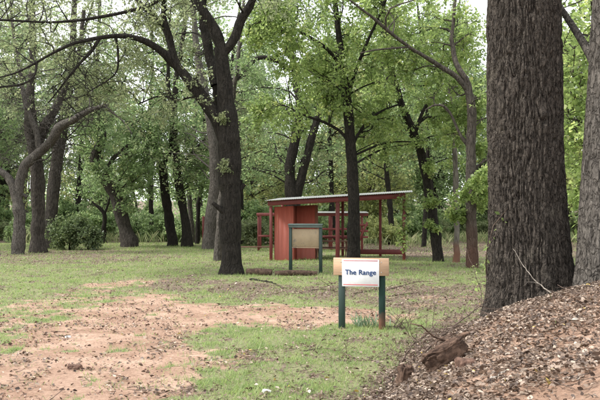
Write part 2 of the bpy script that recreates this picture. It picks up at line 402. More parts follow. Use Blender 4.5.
def hero_trees():
    # --- dark forked tree left of the shelter
    rg = RS(11); Y = 25.0
    t0 = limb([(231, 274, 23), (231, 255, 22), (230.5, 200, 21), (229, 150, 21), (227, 118, 19), (225, 90, 17), (222, 62, 15), (221, 48, 15)], Y, 40)
    t1 = limb([(222, 50, 11), (214, 30, 11), (204, 12, 10), (196, -8, 9), (186, -45, 7), (178, -90, 5)], Y)
    t2 = limb([(223, 55, 9), (234, 40, 10), (240, 22, 9), (250, 5, 8), (262, -25, 7), (270, -80, 5)], Y)
    t3 = limb([(226, 150, 13), (218, 122, 14), (206, 102, 13), (190, 82, 12), (176, 64, 10), (161, 51, 8, -.2), (147, 42, 6.5, -.4), (131, 37, 5, -.6), (115, 36, 4.5, -.8), (101, 37.5, 4, -1), (75, 43, 3.6, -1.2), (55, 52, 3, -1.4), (37, 62, 2.4, -1.6), (15, 73, 1.8, -1.8), (-12, 80, 1.3, -2)], Y, 60)
    t4 = limb([(177, 64, 7), (173, 50, 7.5), (168, 36, 6.5, .2), (160, 22, 6, .4), (146, 8, 5, .5), (130, -10, 4, .7), (110, -60, 3, 1)], Y)
    t4b = limb([(174, 56, 5), (171, 40, 6), (166, 24, 5.5), (163, 8, 5), (165, -20, 4), (160, -80, 3)], Y)
    t5 = limb([(99, 39, 3.5, -1), (90, 53, 3, -1.1), (79, 64, 2.8, -1.2), (67, 79, 2.2, -1.3), (57, 92, 1.8, -1.3), (48, 103, 1.2, -1.4)], Y)
    t6 = limb([(37, 63, 2.6, -1.6), (34, 76, 2.4, -1.7), (22, 84, 2.2, -1.8), (0, 87, 1.8, -1.9), (-25, 90, 1.4, -2)], Y)
    t7 = limb([(216, 86, 10, .3), (211, 62, 10, .5), (207, 40, 9, .6), (203, 10, 8, .7), (206, -40, 6, .8), (205, -100, 4, 1)], Y+.4)
    t7a = limb([(226, 150, 6, .2), (220, 112, 8, .4), (216, 86, 9, .4)], Y+.4)
    t8 = limb([(205, 98, 3), (190, 97, 2.6), (178, 100, 2.2), (160, 96, 1.8, .3), (138, 104, 1.2, .6)], Y)
    t9 = limb([(116, 37, 2.6, -.8), (118, 52, 2.2, -.8), (117, 70, 1.8, -.7), (108, 80, 1.4, -.6), (88, 92, 1, -.5)], Y)
    t10 = limb([(196, -8, 5), (170, -4, 4), (140, 8, 3.4, -.6), (94, 18, 3, -1), (50, 22, 2.4, -1.3), (0, 20, 2, -1.6), (-30, 24, 1.4, -1.8)], Y)
    t11 = limb([(232, 196, 6), (241, 189, 4.5), (245, 184, 3.6)], Y, 8); t12 = limb([(224, 212, 6, -.2), (216, 206, 4.5, -.3), (213, 203, 4, -.3)], Y, 8); t13 = limb([(197, 90, 5), (196, 80, 4), (198, 74, 3.4)], Y, 8)
    L = [t11, t12, t13][:0]+[t0, t1, t2, t3, t4, t4b, t5, t6, t7a, t7, t8, t9, t10, t11, t12, t13]
    A = apset(rg, 30, -30, 150, -25, 100, 24, 28.5, .75)+apset(rg, 14, 60, 200, -10, 60, 23, 27, .7)+apset(rg, 5, 130, 210, 80, 125, 24, 27, .6)
    A += apset(rg, 26, -40, 210, -40, 50, 25, 30, .8)+apset(rg, 12, 170, 300, -40, 20, 22, 28, .8)+apset(rg, 30, -40, 300, -160, -50, 20, 30, 1.0)
    A += [ap(229+rg.uniform(-11, 11), y, 24.6, .2) for y in (118, 165)]
    B = apset(rg, 8, 0, 130, 40, 120, 23, 25, .8)
    tree('forked_tree', 'tall dark forked tree with a long arching left limb, beside the two logs', L, A, BK_DARK, LF_OLIVE, 1, 24, .09,
         bare_att=B, K1=7, K2=5, M=11, leaf=.08, lw=.32)
    # --- slim tree in front of the shelter
    rg = RS(12); Y = 29.6
    t0 = limb([(353.5, 265, 13), (354, 230, 12.5), (353.5, 190, 12), (351, 150, 11), (349, 120, 10), (346, 90, 8.5), (343, 60, 7), (338, 30, 6), (335, 0, 5), (330, -60, 3.5), (326, -120, 2)], Y, 44)
    t1 = limb([(351, 147, 3.5), (342, 133, 3.2), (330, 125, 3), (318, 120, 2.5, -.3), (304, 115, 2, -.6), (290, 108, 1.5, -1)], Y)
    t2 = limb([(347, 100, 4), (356, 70, 3.6), (368, 40, 3, -.4), (384, 5, 2.4, -.8), (398, -40, 2, -1)], Y)
    t3 = limb([(344, 70, 4), (328, 50, 3.4, -.5), (308, 36, 3, -1), (285, 25, 2.4, -1.4), (262, 22, 1.8, -1.8)], Y)
    t4 = limb([(351, 150, 3), (362, 128, 2.6, .4), (380, 112, 2.2, .8), (400, 104, 1.6, 1.2)], Y)
    A = apset(rg, 20, 292, 400, 0, 80, 28, 32.5, .8)+apset(rg, 12, 300, 340, 60, 110, 29, 32.5, .65)+apset(rg, 11, 362, 425, 60, 150, 29.5, 33, .7)
    A += apset(rg, 14, 240, 300, -10, 45, 26.5, 29, .6)+apset(rg, 16, 280, 440, -35, 30, 28, 34, .9)+apset(rg, 6, 300, 420, 60, 150, 31, 34, .8)+apset(rg, 5, 245, 300, 105, 128, 28, 30, .45)+apset(rg, 22, 240, 430, -130, -5, 26, 33, 1.1)
    tree('slim_tree', 'slim dark tree with bright yellow green leaves standing in front of the red shelter', [t0, t1, t2, t3, t4], A, BK_DARK, LF_BRIGHT, 2, 18, .07,
         K1=7, K2=6, M=12, leaf=.105, lw=.36)
    # --- right group
    rg = RS(13); Y = 31.7
    t0 = limb([(438.5, 262, 12), (436, 240, 10.5), (432, 210, 10), (427, 180, 9.5), (420, 150, 9), (412, 130, 8.5), (405, 113, 8), (397, 90, 7), (388, 60, 6), (384, 20, 5), (380, -60, 3)], Y, 40)
    t1 = limb([(414, 135, 4), (424, 110, 3.6, .3), (440, 85, 3, .6), (452, 50, 2.4, .8), (460, 0, 2, 1)], Y)
    A = apset(rg, 20, 370, 470, 10, 105, 32, 35, .85)+apset(rg, 6, 430, 470, 105, 165, 32, 34, .6)+apset(rg, 18, 350, 480, -120, 10, 29, 35, 1.1)
    A += [ap(431, 200, 31.3, .3), ap(427, 165, 31.3, .35), ap(434, 225, 31.4, .25)]
    tree('leaning_tree', 'dark slender tree leaning left, just right of the red shelter', [t0, t1], A, BK_DARK, LF_BRIGHT, 3, 18, .07, K1=7, K2=6, M=12, leaf=.105, lw=.36)
    rg = RS(14); Y = 31.2
    t0 = limb([(456.3, 262.5, 6.5), (456.5, 240, 6), (456, 200, 5.6), (455, 160, 5), (455, 130, 4), (452, 105, 3), (447, 85, 2.4), (440, 60, 2)], Y)
    A = apset(rg, 7, 425, 475, 70, 135, 30, 32.5, .7)
    tree('sapling', 'thin pale straight young tree between the leaning dark tree and the reddish trunk', [t0], A, BK_REDLOW, LF_BRIGHT, 4, 12, .05, K1=6, K2=4, M=9, leaf=.14, lw=.36)
    rg = RS(15); Y = 27.8
    t0 = limb([(472.3, 268.7, 11.5), (472, 250, 11), (471, 215, 10.5), (471, 180, 10), (471, 140, 9.5), (471.5, 110, 9), (470, 95, 8.5)], Y, 36)
    t1 = limb([(470.5, 100, 6.5), (466, 88, 6.2), (455, 76, 5.4), (440, 66, 4.8), (424, 56, 4, -.3), (408, 46, 3.4, -.6), (391, 33, 3.6, -.9), (376, 20, 3, -1.2), (364, 11, 2.4, -1.4), (350, 0, 1.8, -1.6)], Y, 40)
    t2 = limb([(471, 100, 6.5), (468, 84, 6), (461, 72, 5.5), (456, 62, 5, .2), (452, 40, 4, .4), (455, 0, 3.4, .6), (458, -60, 2.4, .8)], Y)
    t3 = limb([(410, 47, 2.4, -.6), (395, 48, 2, -.7), (375, 50, 1.6, -.9), (360, 53, 1.3, -1)], Y)
    t4 = limb([(472, 150, 4), (462, 138, 3), (448, 110, 2.4), (436, 105, 2), (425, 110, 1.4)], Y)
    A = apset(rg, 18, 380, 486, 5, 100, 28, 30.5, .7)+apset(rg, 7, 476, 488, 150, 245, 26, 28.4, .28)+apset(rg, 3, 450, 462, 165, 220, 27, 28.4, .25)+apset(rg, 8, 440, 486, 95, 145, 27.8, 30, .5)
    A += apset(rg, 14, 380, 500, -120, 0, 25, 31, 1.1)+apset(rg, 6, 492, 570, 60, 160, 27, 30, .7)
    tree('red_trunk_tree', 'tree with a reddish lower trunk and a long pale limb reaching up left', [t0, t1, t2, t3, t4], A, BK_RED, LF_BRIGHT, 5, 18, .08,
         K1=7, K2=6, M=12, leaf=.10, lw=.36)
    # --- twin trunks behind the shelter
    rg = RS(16); Y = 40
    t0 = limb([(294, 254, 17), (293.5, 225, 16), (293, 200, 15), (291, 185, 12), (290, 168, 10), (293, 150, 9.5), (297, 132, 9), (300, 110, 8), (296, 80, 7), (290, 40, 6), (288, -40, 4)], Y, 40)
    t1 = limb([(294, 205, 11), (299, 185, 10), (304, 165, 9), (309, 148, 8), (314, 130, 7.5), (322, 105, 6.5), (334, 70, 5), (340, 20, 4)], Y)
    t2 = limb([(290, 70, 5), (275, 60, 5), (258, 58, 4.5), (245, 70, 4), (232, 85, 3)], Y)
    A = apset(rg, 52, 235, 350, -10, 180, 40, 45, 1.1)+apset(rg, 20, 220, 360, -120, 10, 36, 44, 1.4)
    tree('twin_trunk_tree', 'dark tree with two trunks in a V rising behind the red closet', [t0, t1, t2], A, BK_DARK, LF_MID, 6, 16, .08, K1=6, K2=4, M=10, leaf=.115, lw=.34)
    # --- pale trunks between forked tree and wood
    rg = RS(17); Y = 32.4
    t0 = limb([(217, 261, 8), (219, 235, 7.5), (221, 205, 7), (224, 180, 6.5), (227, 150, 6), (231, 110, 5), (238, 60, 4), (244, 0, 3)], Y, 30)
    A = apset(rg, 16, 236, 275, 0, 130, 31, 34.5, .7)
    tree('pale_thin_tree', 'thin pale grey trunk leaning right, half hidden behind the tall dark forked trunk', [t0], A, BK_GREY, LF_MID, 7, 12, .06, K1=6, K2=5, M=9, leaf=.1, lw=.3)
    rg = RS(18); Y = 43
    t0 = limb([(209.5, 249, 15), (211, 225, 13), (214, 200, 12), (215, 170, 11), (213, 140, 10), (208, 110, 9), (202, 80, 8), (196, 40, 6), (190, -30, 4)], Y, 30)
    A = apset(rg, 32, 160, 290, -5, 170, 43.5, 48, 1.0)+apset(rg, 12, 150, 300, -100, 10, 40, 46, 1.4)
    tree('grey_wide_tree', 'wide pale grey trunk just left of and behind the tall dark forked trunk', [t0], A, BK_GREY, LF_OLIVE, 8, 14, .08, K1=6, K2=4, M=10, leaf=.13, lw=.3)
    # --- left group
    rg = RS(19); Y = 38
    t0 = limb([(18, 253, 13), (19, 235, 11.5), (19.5, 215, 11), (17, 198, 11), (12, 183, 9), (6, 175, 7), (-6, 165, 6), (-20, 140, 4)], Y, 34)
    t1 = limb([(18, 203, 9), (19, 188, 9.5), (22, 172, 9.5), (30, 160, 10), (42, 150, 9.5), (52, 140, 10, -.4), (60, 127, 9.5, -.8), (74, 119, 7, -1.2), (88, 111, 6, -1.6), (98, 108, 4.5, -1.7), (106, 105, 3.6, -1.8)], Y, 44)
    t2 = limb([(40, 152, 6), (36, 130, 6), (26, 105, 5), (20, 70, 4), (12, 20, 3), (10, -60, 2)], Y)
    t3 = limb([(27, 197, 3), (22, 195, 4), (18, 200, 5)], Y, 8)
    t4 = limb([(104, 106, 3, -1.8), (112, 112, 2, -1.9), (124, 122, 1.4, -2), (132, 134, 1, -2)], Y, 12)
    A = apset(rg, 15, -30, 100, 10, 110, 37.5, 41, .8)+apset(rg, 14, -60, 110, -100, 20, 34, 40, 1.2)
    Bt = apset(rg, 22, 0, 75, 95, 165, 37, 39, .8)+apset(rg, 7, 70, 115, 95, 125, 35.8, 36.6, .5)
    tree('crooked_tree', 'crooked grey tree at the far left whose bent limb ends in a broken stub', [t0, t1, t2, t3, t4], A, BK_GREY, LF_OLIVE, 9, 16, .1, bare_att=Bt, K1=6, K2=5, M=9, leaf=.11, lw=.3)
    rg = RS(20); Y = 39.6
    t0 = limb([(38, 250, 15), (38, 230, 14), (38, 200, 14), (37, 170, 13), (34, 145, 13), (31, 125, 13), (30, 95, 9), (33, 50, 7), (30, -40, 5)], Y, 34)
    t1 = limb([(36, 150, 8), (44, 128, 9), (56, 108, 8), (66, 85, 6), (78, 55, 5), (84, 10, 4)], Y)
    A = apset(rg, 16, -20, 110, 0, 110, 39.5, 42, .9)+apset(rg, 12, -40, 120, -100, 10, 38, 43, 1.3)
    Bt = apset(rg, 26, 10, 75, 90, 165, 38, 40, .8)
    tree('thick_grey_tree', 'thick upright trunk tangled with bare twigs, right beside the crooked grey tree', [t0, t1], A, BK_MID, LF_OLIVE, 10, 16, .1, bare_att=Bt, K1=6, K2=5, M=9, leaf=.11, lw=.3)
    rg = RS(21); Y = 44
    t0 = limb([(50, 246, 13), (51, 220, 12), (53, 190, 12), (57, 160, 12), (61, 135, 11), (66, 105, 9), (72, 60, 7), (75, -20, 5)], Y, 30)
    A = apset(rg, 26, 30, 130, 10, 150, 42, 47, 1.0)+apset(rg, 10, 10, 130, -90, 10, 42, 47, 1.4)
    tree('shrub_side_tree', 'grey trunk rising behind the dark green bush, right of the thick twiggy trunk', [t0], A, BK_MID, LF_MID, 22, 14, .1, K1=6, K2=4, M=10, leaf=.14, lw=.32)
    rg = RS(23); Y = 46
    t0 = limb([(129.5, 243, 17), (125, 228, 13), (120, 210, 13), (114, 192, 12.5), (107, 183, 11), (99, 174, 10), (95, 160, 9.5), (98, 148, 9), (103, 138, 8), (102, 126, 7), (98, 112, 6.5), (94, 90, 5), (98, 50, 4), (100, 0, 3)], Y, 50)
    t1 = limb([(110, 188, 5), (106, 174, 4), (112, 160, 3.5), (122, 150, 3), (135, 140, 2)], Y, 16)
    A = apset(rg, 28, 85, 165, 115, 205, 43.5, 47, .8)+apset(rg, 12, 60, 140, 60, 120, 44, 48, .9)
    tree('bent_tree', 'leaning tree with a bent snaking upper trunk, alone between the bush and the wood edge', [t0, t1], A, BK_MID, LF_MID, 24, 16, .1, K1=6, K2=5, M=11, leaf=.13, lw=.36)
    rg = RS(25); Y = 47
    t0 = limb([(172.5, 242, 10), (170, 225, 9.5), (167, 205, 9), (164, 185, 8.5), (163, 168, 8), (160, 155, 7), (153, 144, 6), (142, 134, 5), (128, 120, 3)], Y, 34)
    t1 = limb([(162, 165, 6), (170, 150, 5.5), (172, 120, 5), (168, 80, 4), (170, 20, 3)], Y)
    A = apset(rg, 24, 120, 200, 70, 190, 45, 49, .9)+apset(rg, 14, 110, 220, -60, 70, 45, 50, 1.3)
    tree('left_leaning_tree', 'dark trunk leaning left at the wood edge, the left one of a close pair', [t0, t1], A, BK_DARK, LF_MID, 26, 14, .08, K1=6, K2=4, M=11, leaf=.14, lw=.36)
    rg = RS(27); Y = 46
    t0 = limb([(187, 243.5, 11), (186, 225, 9), (182, 203, 8.5), (179, 185, 8), (177, 165, 7.5), (176, 145, 7), (174, 120, 6), (176, 80, 5), (184, 30, 4), (186, -40, 3)], Y, 34)
    t1 = limb([(178, 175, 4), (186, 160, 3.6), (197, 148, 3), (212, 130, 2)], Y, 14)
    A = apset(rg, 22, 150, 230, 60, 190, 44, 48, .9)+apset(rg, 10, 140, 240, -80, 60, 44, 49, 1.3)
    tree('upright_edge_tree', 'dark nearly upright trunk at the wood edge, the right one of a close pair', [t0, t1], A, BK_DARK, LF_MID, 28, 14, .08, K1=6, K2=4, M=11, leaf=.14, lw=.36)
    rg = RS(29); Y = 50
    t0 = limb([(197.5, 241, 5), (198, 220, 4.5), (199, 200, 4), (203, 185, 3.5), (206, 165, 3), (204, 130, 2.4), (206, 80, 2)], Y, 24)
    A = apset(rg, 10, 185, 225, 90, 190, 49, 52, .8)
    tree('thin_wood_tree', 'very thin dark tree between the close pair of trunks and the red post', [t0], A, BK_DARK, LF_MID, 30, 10, .05, K1=6, K2=4, M=10, leaf=.14, lw=.36)
    rg = RS(31); Y = 52
    t0 = limb([(192.5, 239, 5.5), (191, 220, 5), (189.5, 200, 5), (189, 180, 4.5), (193, 150, 4), (196, 100, 3)], Y, 24)
    A = apset(rg, 8, 175, 215, 90, 170, 51, 54, .8)
    tree('pale_wood_tree', 'slender pale grey trunk seen just right of the close pair of dark trunks', [t0], A, BK_GREY, LF_MID, 32, 10, .05, K1=6, K2=4, M=10, leaf=.14, lw=.36)
    rg = RS(33); Y = 52
    t0 = limb([(103.5, 233, 5), (104.5, 222, 4.5), (104, 214, 4), (100, 208, 3.5), (96, 205, 2.5), (90, 200, 1.5)], Y, 20)
    t1 = limb([(104, 215, 3), (108, 205, 2), (112, 190, 1.5)], Y, 8)
    A = apset(rg, 10, 80, 125, 170, 215, 50, 54, .7)
    tree('small_curved_tree', 'small dark tree with a curved top standing left of the bent leaning tree', [t0, t1], A, BK_DARK, LF_MID, 34, 10, .05, K1=6, K2=4, M=10, leaf=.14, lw=.36)
    # --- far right, seen between the shelter and the huge trunk / beyond
    for k, (x, w, Y, sd, lab, xt) in enumerate([
        (424, 5, 46, 41, 'thin straight dark trunk in the wood just left of the leaning dark tree', 428),
        (393, 6, 50, 42, 'dark trunk in the wood seen under the right end of the shelter roof', 384),
        (243, 6, 50, 43, 'slim dark trunk in the wood left of the rear red frame', 238),
        (333, 6, 52, 44, 'dark trunk in the wood seen behind the middle of the shelter', 330),
        (152, 5, 58, 46, 'slender dark trunk in the wood between the bent tree and the close pair', 148),
        (76, 6, 60, 47, 'dark trunk in the wood right of the dark green bush', 82)]):
        rg = RS(sd); b = HOR+CAMH*F/Y
        t0 = limb([(x, b, w), (x+(xt-x)*.3, b-35, w*.9), (x+(xt-x)*.7, 170, w*.8), (xt, 130, w*.7), (xt+rg.uniform(-8, 8), 70, w*.55), (xt+rg.uniform(-12, 12), 0, w*.4)], Y, 24)
        A = apset(rg, 24, x-45, x+45, 10, 170, Y-2, Y+3, 1.2)
        tree('wood_edge_tree', lab, [t0], A, BK_DARK, LF_MID if k != 3 else LF_OLIVE, sd, 12, .07, K1=6, K2=4, M=10, leaf=.16, lw=.36)

def big_trees():
    # huge trunk on the bank, own high resolution bark
    def trunk(cx, cy, rows, sides, nz, seed, lean, lobes, amp, name, label, barkm, limbs=(), flare_dir=0, fa=.0, fk=.28, fl=.5, knots=()):
        bz = float(ground(cx, cy)); z = np.linspace(-.35, rows[-1][0], nz)
        rr = np.interp(z, [q[0] for q in rows], [q[1] for q in rows])
        a = np.arange(sides)/sides*2*np.pi
        A, Z = np.meshgrid(a, z); R = np.repeat(rr[:, None], sides, 1)
        fl_ = np.exp(-np.clip(Z, 0, None)/fl)
        lob = sum(w*np.maximum(0, np.cos(k*A+ph))**1.5 for k, w, ph in lobes)
        R = R*(1+fk*fl_*(.35+lob)) + fa*np.exp(-np.clip(Z, 0, None)/.75)*np.maximum(0, np.cos(A-flare_dir))**2
        R = R*(1+.06*(fbm(np.stack([np.cos(A)*1.3, np.sin(A)*1.3, Z*.6], -1), 3, seed)-.5)*2)
        # bark plates: furrows that wander up the trunk
        w1 = (fbm(np.stack([np.cos(A)*2, np.sin(A)*2, Z*1.6], -1), 3, seed+3)-.5)*1.2
        q = np.stack([np.cos(A+w1*.12)*rr.max()*22, np.sin(A+w1*.12)*rr.max()*22, Z*3.4], -1)
        r1 = 1-np.abs(fbm(q, 3, seed+5)-.5)*4
        q2 = np.stack([np.cos(A)*rr.max()*34, np.sin(A)*rr.max()*34, Z*7], -1)
        r2 = fbm(q2, 3, seed+8)-.5
        d = -np.clip(r1, 0, 1)**2.6*amp*1.25+r2*amp*.8
        R = R+d
        for ka, kz, kr, ks, kh in knots:
            d2 = ((A-ka)*rr.mean()/kr)**2+((Z-kz)/(kr*ks))**2; R = R+kh*np.exp(-d2)-(kh*1.5*np.exp(-d2*5) if kh > 0 else 0)
        x = cx+lean[0]*np.clip(Z, 0, None)+np.cos(A)*R; y = cy+lean[1]*np.clip(Z, 0, None)+np.sin(A)*R
        v = np.stack([x, y, Z+bz], -1).reshape(-1, 3)
        i, j = np.meshgrid(np.arange(nz-1), np.arange(sides), indexing='ij'); j2 = (j+1) % sides
        f = np.stack([i*sides+j, i*sides+j2, (i+1)*sides+j2, (i+1)*sides+j], -1).reshape(-1, 4)
        mb = MB(); mb.add(v, f)
        e = empty(name, (cx, cy, bz), label, 'tree')
        top = np.array([cx+lean[0]*rows[-1][0], cy+lean[1]*rows[-1][0], bz+rows[-1][0]])
        return e, mb, top, bz
    cx, cy = 3.27, 11.5
    e, mb, top, bz = trunk(cx, cy, [(-.4, .56), (0, .56), (1, .54), (2, .53), (4, .52), (7, .46)], 420, 620, 3, (-.012, 0),
                      [(3, .5, 1.9), (5, .5, .4), (2, .3, 2.6)], .034, 'huge_tree',
                      'huge rough barked trunk on the leaf covered bank right of the sign', BK_BIG, flare_dir=-.25, fa=.24, fk=.34, fl=.4, knots=((4.95, 2.75, .10, 1.3, .05), (4.25, 1.7, .08, 1.6, .04), (5.25, .2, .13, 2.6, -.13), (4.45, 3.4, .06, 1.5, .035)))
    rg = RS(51); ml = MB()
    l0 = spline([[*top-np.array([0, 0, .6]), .44], [top[0], top[1], top[2]+2, .40], [top[0]-.3, top[1]+.3, top[2]+5, .22]], 12)
    l1 = spline([[*top, .25], [top[0]+1.6, top[1]-.4, top[2]+1.6, .2], [top[0]+3.5, top[1]-1, top[2]+2.6, .1]], 12)
    l2 = spline([[*top, .25], [top[0]-1.6, top[1]+.6, top[2]+1.8, .2], [top[0]-3.8, top[1]+1, top[2]+2.8, .1]], 12)
    for l in (l0, l1, l2): btube(mb, l[None, :, :3], l[None, :, 3], 24, 5, .08)
    A = ell(rg, 40, (cx, cy+.5, bz+11.5), (5, 5, 2.6), 1.1, bz+8.5)
    attract(mb, ml, rg, [l0, l1, l2], A, K1=6, K2=5, M=10, leaf=.11, lw=.34)
    mb.build('trunk', BK_BIG, e, (cx, cy, bz), smooth=True); ml.build('crown', LF_MID, e, (cx, cy, bz))
    # neighbour at the frame edge
    cx, cy = 4.09, 10.9
    e, mb, top, bz = trunk(cx, cy, [(-.4, .36), (0, .35), (1.2, .33), (3, .30), (7, .25)], 260, 520, 23, (.055, .02),
                      [(3, .5, 1.2), (4, .5, .4)], .016, 'bank_tree', 'narrower grey trunk at the right frame edge beside the huge rough trunk', BK_GREY, fk=.22, fl=.3)
    rg = RS(52); ml = MB()
    l0 = spline([[*top-np.array([0, 0, .6]), .24], [top[0]+.3, top[1], top[2]+2, .2], [top[0]+.6, top[1]+.3, top[2]+4.5, .1]], 12)
    s = P(592, 55, 11.0); t = P(566, 16, 11.6)
    l1 = spline([[s[0]+.1, s[1], s[2]-.25, .07], [*P(584, 44, 11.15), .055], [*t, .045], [*P(548, -14, 12), .04], [*P(520, -80, 12.6), .03]], 20)
    for l in (l0, l1): btube(mb, l[None, :, :3], l[None, :, 3], 14, 5, .08)
    A = ell(rg, 26, (cx+1, cy+.5, bz+10), (3.5, 3.5, 2.4), 1.0, bz+7.5)
    attract(mb, ml, rg, [l0, l1], A, K1=6, K2=5, M=10, leaf=.11, lw=.34)
    mb.build('trunk', BK_GREY, e, (cx, cy, bz), smooth=True); ml.build('crown', LF_MID, e, (cx, cy, bz))
    # leafy tree seen between the two
    rg = RS(53); Y = 20
    t0 = limb([(612, 290, 16), (610, 230, 15), (606, 150, 13), (600, 90, 11), (596, 20, 9), (590, -80, 6)], Y, 30)
    t1 = limb([(606, 150, 5), (592, 130, 4), (575, 120, 3), (562, 118, 2)], Y, 14)
    A = apset(rg, 40, 548, 650, 10, 190, 17.5, 22, .8)+apset(rg, 14, 560, 700, -100, 10, 17, 23, 1.1)+apset(rg, 10, 575, 640, 170, 215, 19, 22, .7)
    tree('gap_tree', 'bright green leafy tree glimpsed in the gap between the two trunks on the bank', [t0, t1], A, BK_MID, LF_BRIGHT, 54, 14, .08, K1=7, K2=5, M=10, leaf=.12, lw=.38)
    # sprig with leaves hanging by the huge trunk
    rg = RS(55)

# ------------------------------------------------------------------ background wood
def copy_thing(src, loc, rz, sc=1.0, label=None):
    c = src.copy(); C.objects.link(c); c.location = loc; c.rotation_euler = (0, 0, rz); c.scale = (sc, sc, sc)
    if label: c['label'] = label
    for ch in src.children:
        d = ch.copy(); C.objects.link(d); d.parent = c
    return c
def proto_tree(seed, H, rad, trunk_r, leafm, barkm, low=.14, n=92, leaf=.22):
    rg = RS(seed)
    pts = [[0, 0, 0, trunk_r]]; x = y = 0
    dx, dy = rg.normal(0, .07, 2)
    for k in range(1, 8):
        x += dx*H/7+rg.normal(0, .18); y += dy*H/7+rg.normal(0, .18); pts.append([x, y, H*.92*k/7, trunk_r*(1-.8*k/7)])
    t0 = spline(pts, 24); limbs = [t0]
    for k in range(5):
        i = int(rg.uniform(5, 16)); s = t0[i]; a = rg.uniform(0, 6.28); L = rg.uniform(.5, .9)*rad
        limbs.append(spline([s*[1, 1, 1, .6], [s[0]+math.cos(a)*L*.4, s[1]+math.sin(a)*L*.4, s[2]+L*.55, s[3]*.45], [s[0]+math.cos(a)*L, s[1]+math.sin(a)*L, s[2]+L*1.3, .03]], 12))
    z = H*(low+(1-low)*rg.rand(n)**.9); u = (z/H-low)/(1-low)
    rr = rad*(.55+.6*np.sin(np.pi*np.clip(u*.9+.08, 0, 1)))*rg.rand(n)**.5; a = rg.rand(n)*6.28
    A = np.stack([np.cos(a)*rr+x*z/H, np.sin(a)*rr+y*z/H, z, 1.1*(.8+.5*rg.rand(n))], 1)
    return limbs, A
def background():
    protos = []
    specs = [(101, 15, 3.6, .24, LF_BG, BK_MID, .13), (102, 17, 4.0, .30, LF_BG, BK_DARK, .20), (103, 13, 3.4, .2, LF_BGY, BK_MID, .10),
             (104, 16, 3.2, .22, LF_MID, BK_DARK, .16), (105, 18, 4.2, .3, LF_BG, BK_GREY, .24)]
    lab = 'leafy tree among the many of the dim wood beyond the clearing'
    grp = 'trees of the wood beyond the clearing'
    for k, (sd, H, rd, tr, lm, bm, low) in enumerate(specs):
        rg = RS(sd); limbs, A = proto_tree(sd, H, rd, tr, lm, bm, low)
        mt = MB(); ml = MB()
        for i, l in enumerate(limbs): btube(mt, l[None, :, :3], l[None, :, 3], 9, sd, .08)
        attract(mt, ml, rg, limbs, A, K1=6, K2=4, M=8, leaf=.19, lw=.36, limb_r=.05, tw_r=.008)
        e = empty('woodland_tree', (0, 0, 0), lab, 'tree', grp)
        mt.build('trunk', bm, e, smooth=True); ml.build('crown', lm, e); protos.append(e)
    rg = RS(77); spots = []
    tries = 0
    while len(spots) < 50 and tries < 6000:
        tries += 1
        Y = rg.uniform(54, 100); px = rg.uniform(-160, 760)
        X = (px-300)/F*Y
        if 60 < px < 225 and rg.rand() < .62: continue   # thin wood: sky shows
        if any(math.hypot(X-a, (Y-b)) < 3.4 for a, b in spots): continue
        spots.append((X, Y))
    # flanks and rear, outside the frame but shading the clearing
    for i in range(4):
        spots.append((-24-rg.rand()*5, 20+i*8)); 
    for i in range(4): spots.append((19+rg.rand()*6, 22+i*8))
    used = set()
    for i, (X, Y) in enumerate(spots):
        k = rg.randint(0, 5); loc = (X, Y, float(ground(X, Y))-.1); rz = rg.uniform(0, 6.28); sc = rg.uniform(.85, 1.15)
        if k not in used:
            used.add(k); protos[k].location = loc; protos[k].rotation_euler = (0, 0, rz); protos[k].scale = (sc,)*3
        else: copy_thing(protos[k], loc, rz, sc)
    # shrubs
    def shrub_mesh(sd, w, h, lm, n=16, leaf=.11):
        g = RS(sd); mt = MB(); ml = MB()
        limbs = []
        for k in range(7):
            a = g.rand()*6.28; r = g.rand()*w*.7
            limbs.append(spline([[g.normal(0, .08), g.normal(0, .08), -.05, .022], [math.cos(a)*r*.5, math.sin(a)*r*.5, h*.5, .015], [math.cos(a)*r, math.sin(a)*r, h*.85, .008]], 9))
        for l in limbs: btube(mt, l[None, :, :3], l[None, :, 3], 6)
        A = ell(g, n, (0, 0, h*.5), (w, w, h*.5), .45, .2)
        attract(mt, ml, g, limbs, A, K1=6, K2=5, M=9, leaf=leaf, lw=.36, limb_r=.012)
        return mt, ml
    def shrub(name, label, loc, sd, w, h, lm, n, group=None, leaf=.11):
        mt, ml = shrub_mesh(sd, w, h, lm, n, leaf)
        e = empty(name, loc, label, 'bush', group)
        mt.build('stems', BK_DARK, e, smooth=True); ml.build('foliage', lm, e); return e
    def at(x, y): p = G(x, y); return p
    shrub('dark_bush', 'dark green leafy bush at the foot of the grey trunks on the left', at(70, 250), 201, 1.0, 1.9, LF_SHRUB, 30)
    shrub('low_bush', 'low dark bush on the ground right of the dark green bush', at(88, 250), 202, .7, .8, LF_DARK, 12)
    s0 = [shrub('undergrowth_bush', 'leafy bush among the undergrowth along the wood edge', (0, 0, 0), 210+k, 1.5, hh, lm, 24, 'bushes of the undergrowth', .13)
          for k, (hh, lm) in enumerate([(2.0, LF_BG), (1.5, LF_OLIVE), (2.6, LF_MID), (1.8, LF_BGY)])]
    cnt = 0
    for i in range(84):
        px = -50+i*8.3+rg.uniform(-5, 5); Y = rg.uniform(52, 70)
        if 240 < px < 420: Y = rg.uniform(48, 62)
        X = (px-300)/F*Y; k = rg.randint(0, 4); loc = (X, Y, float(ground(X, Y))-.05)
        if cnt < 4: s = s0[cnt]; s.location = loc; s.rotation_euler = (0, 0, rg.rand()*6); cnt += 1
        else: copy_thing(s0[k], loc, rg.rand()*6.28, rg.uniform(.7, 1.25))
    # tall weeds and dead stems under the trees
    g = RS(88); N = 60000; Yw = g.uniform(46, 92, N); Xw = (g.uniform(-140, 740, N)-300)/F*Yw
    dens = n2(Xw, Yw, .18, 71); keep = g.rand(N) < sstep(.45, .62, dens)*sstep(45, 52, Yw+(dens-.5)*14); Xw, Yw = Xw[keep], Yw[keep]; N = len(Xw)
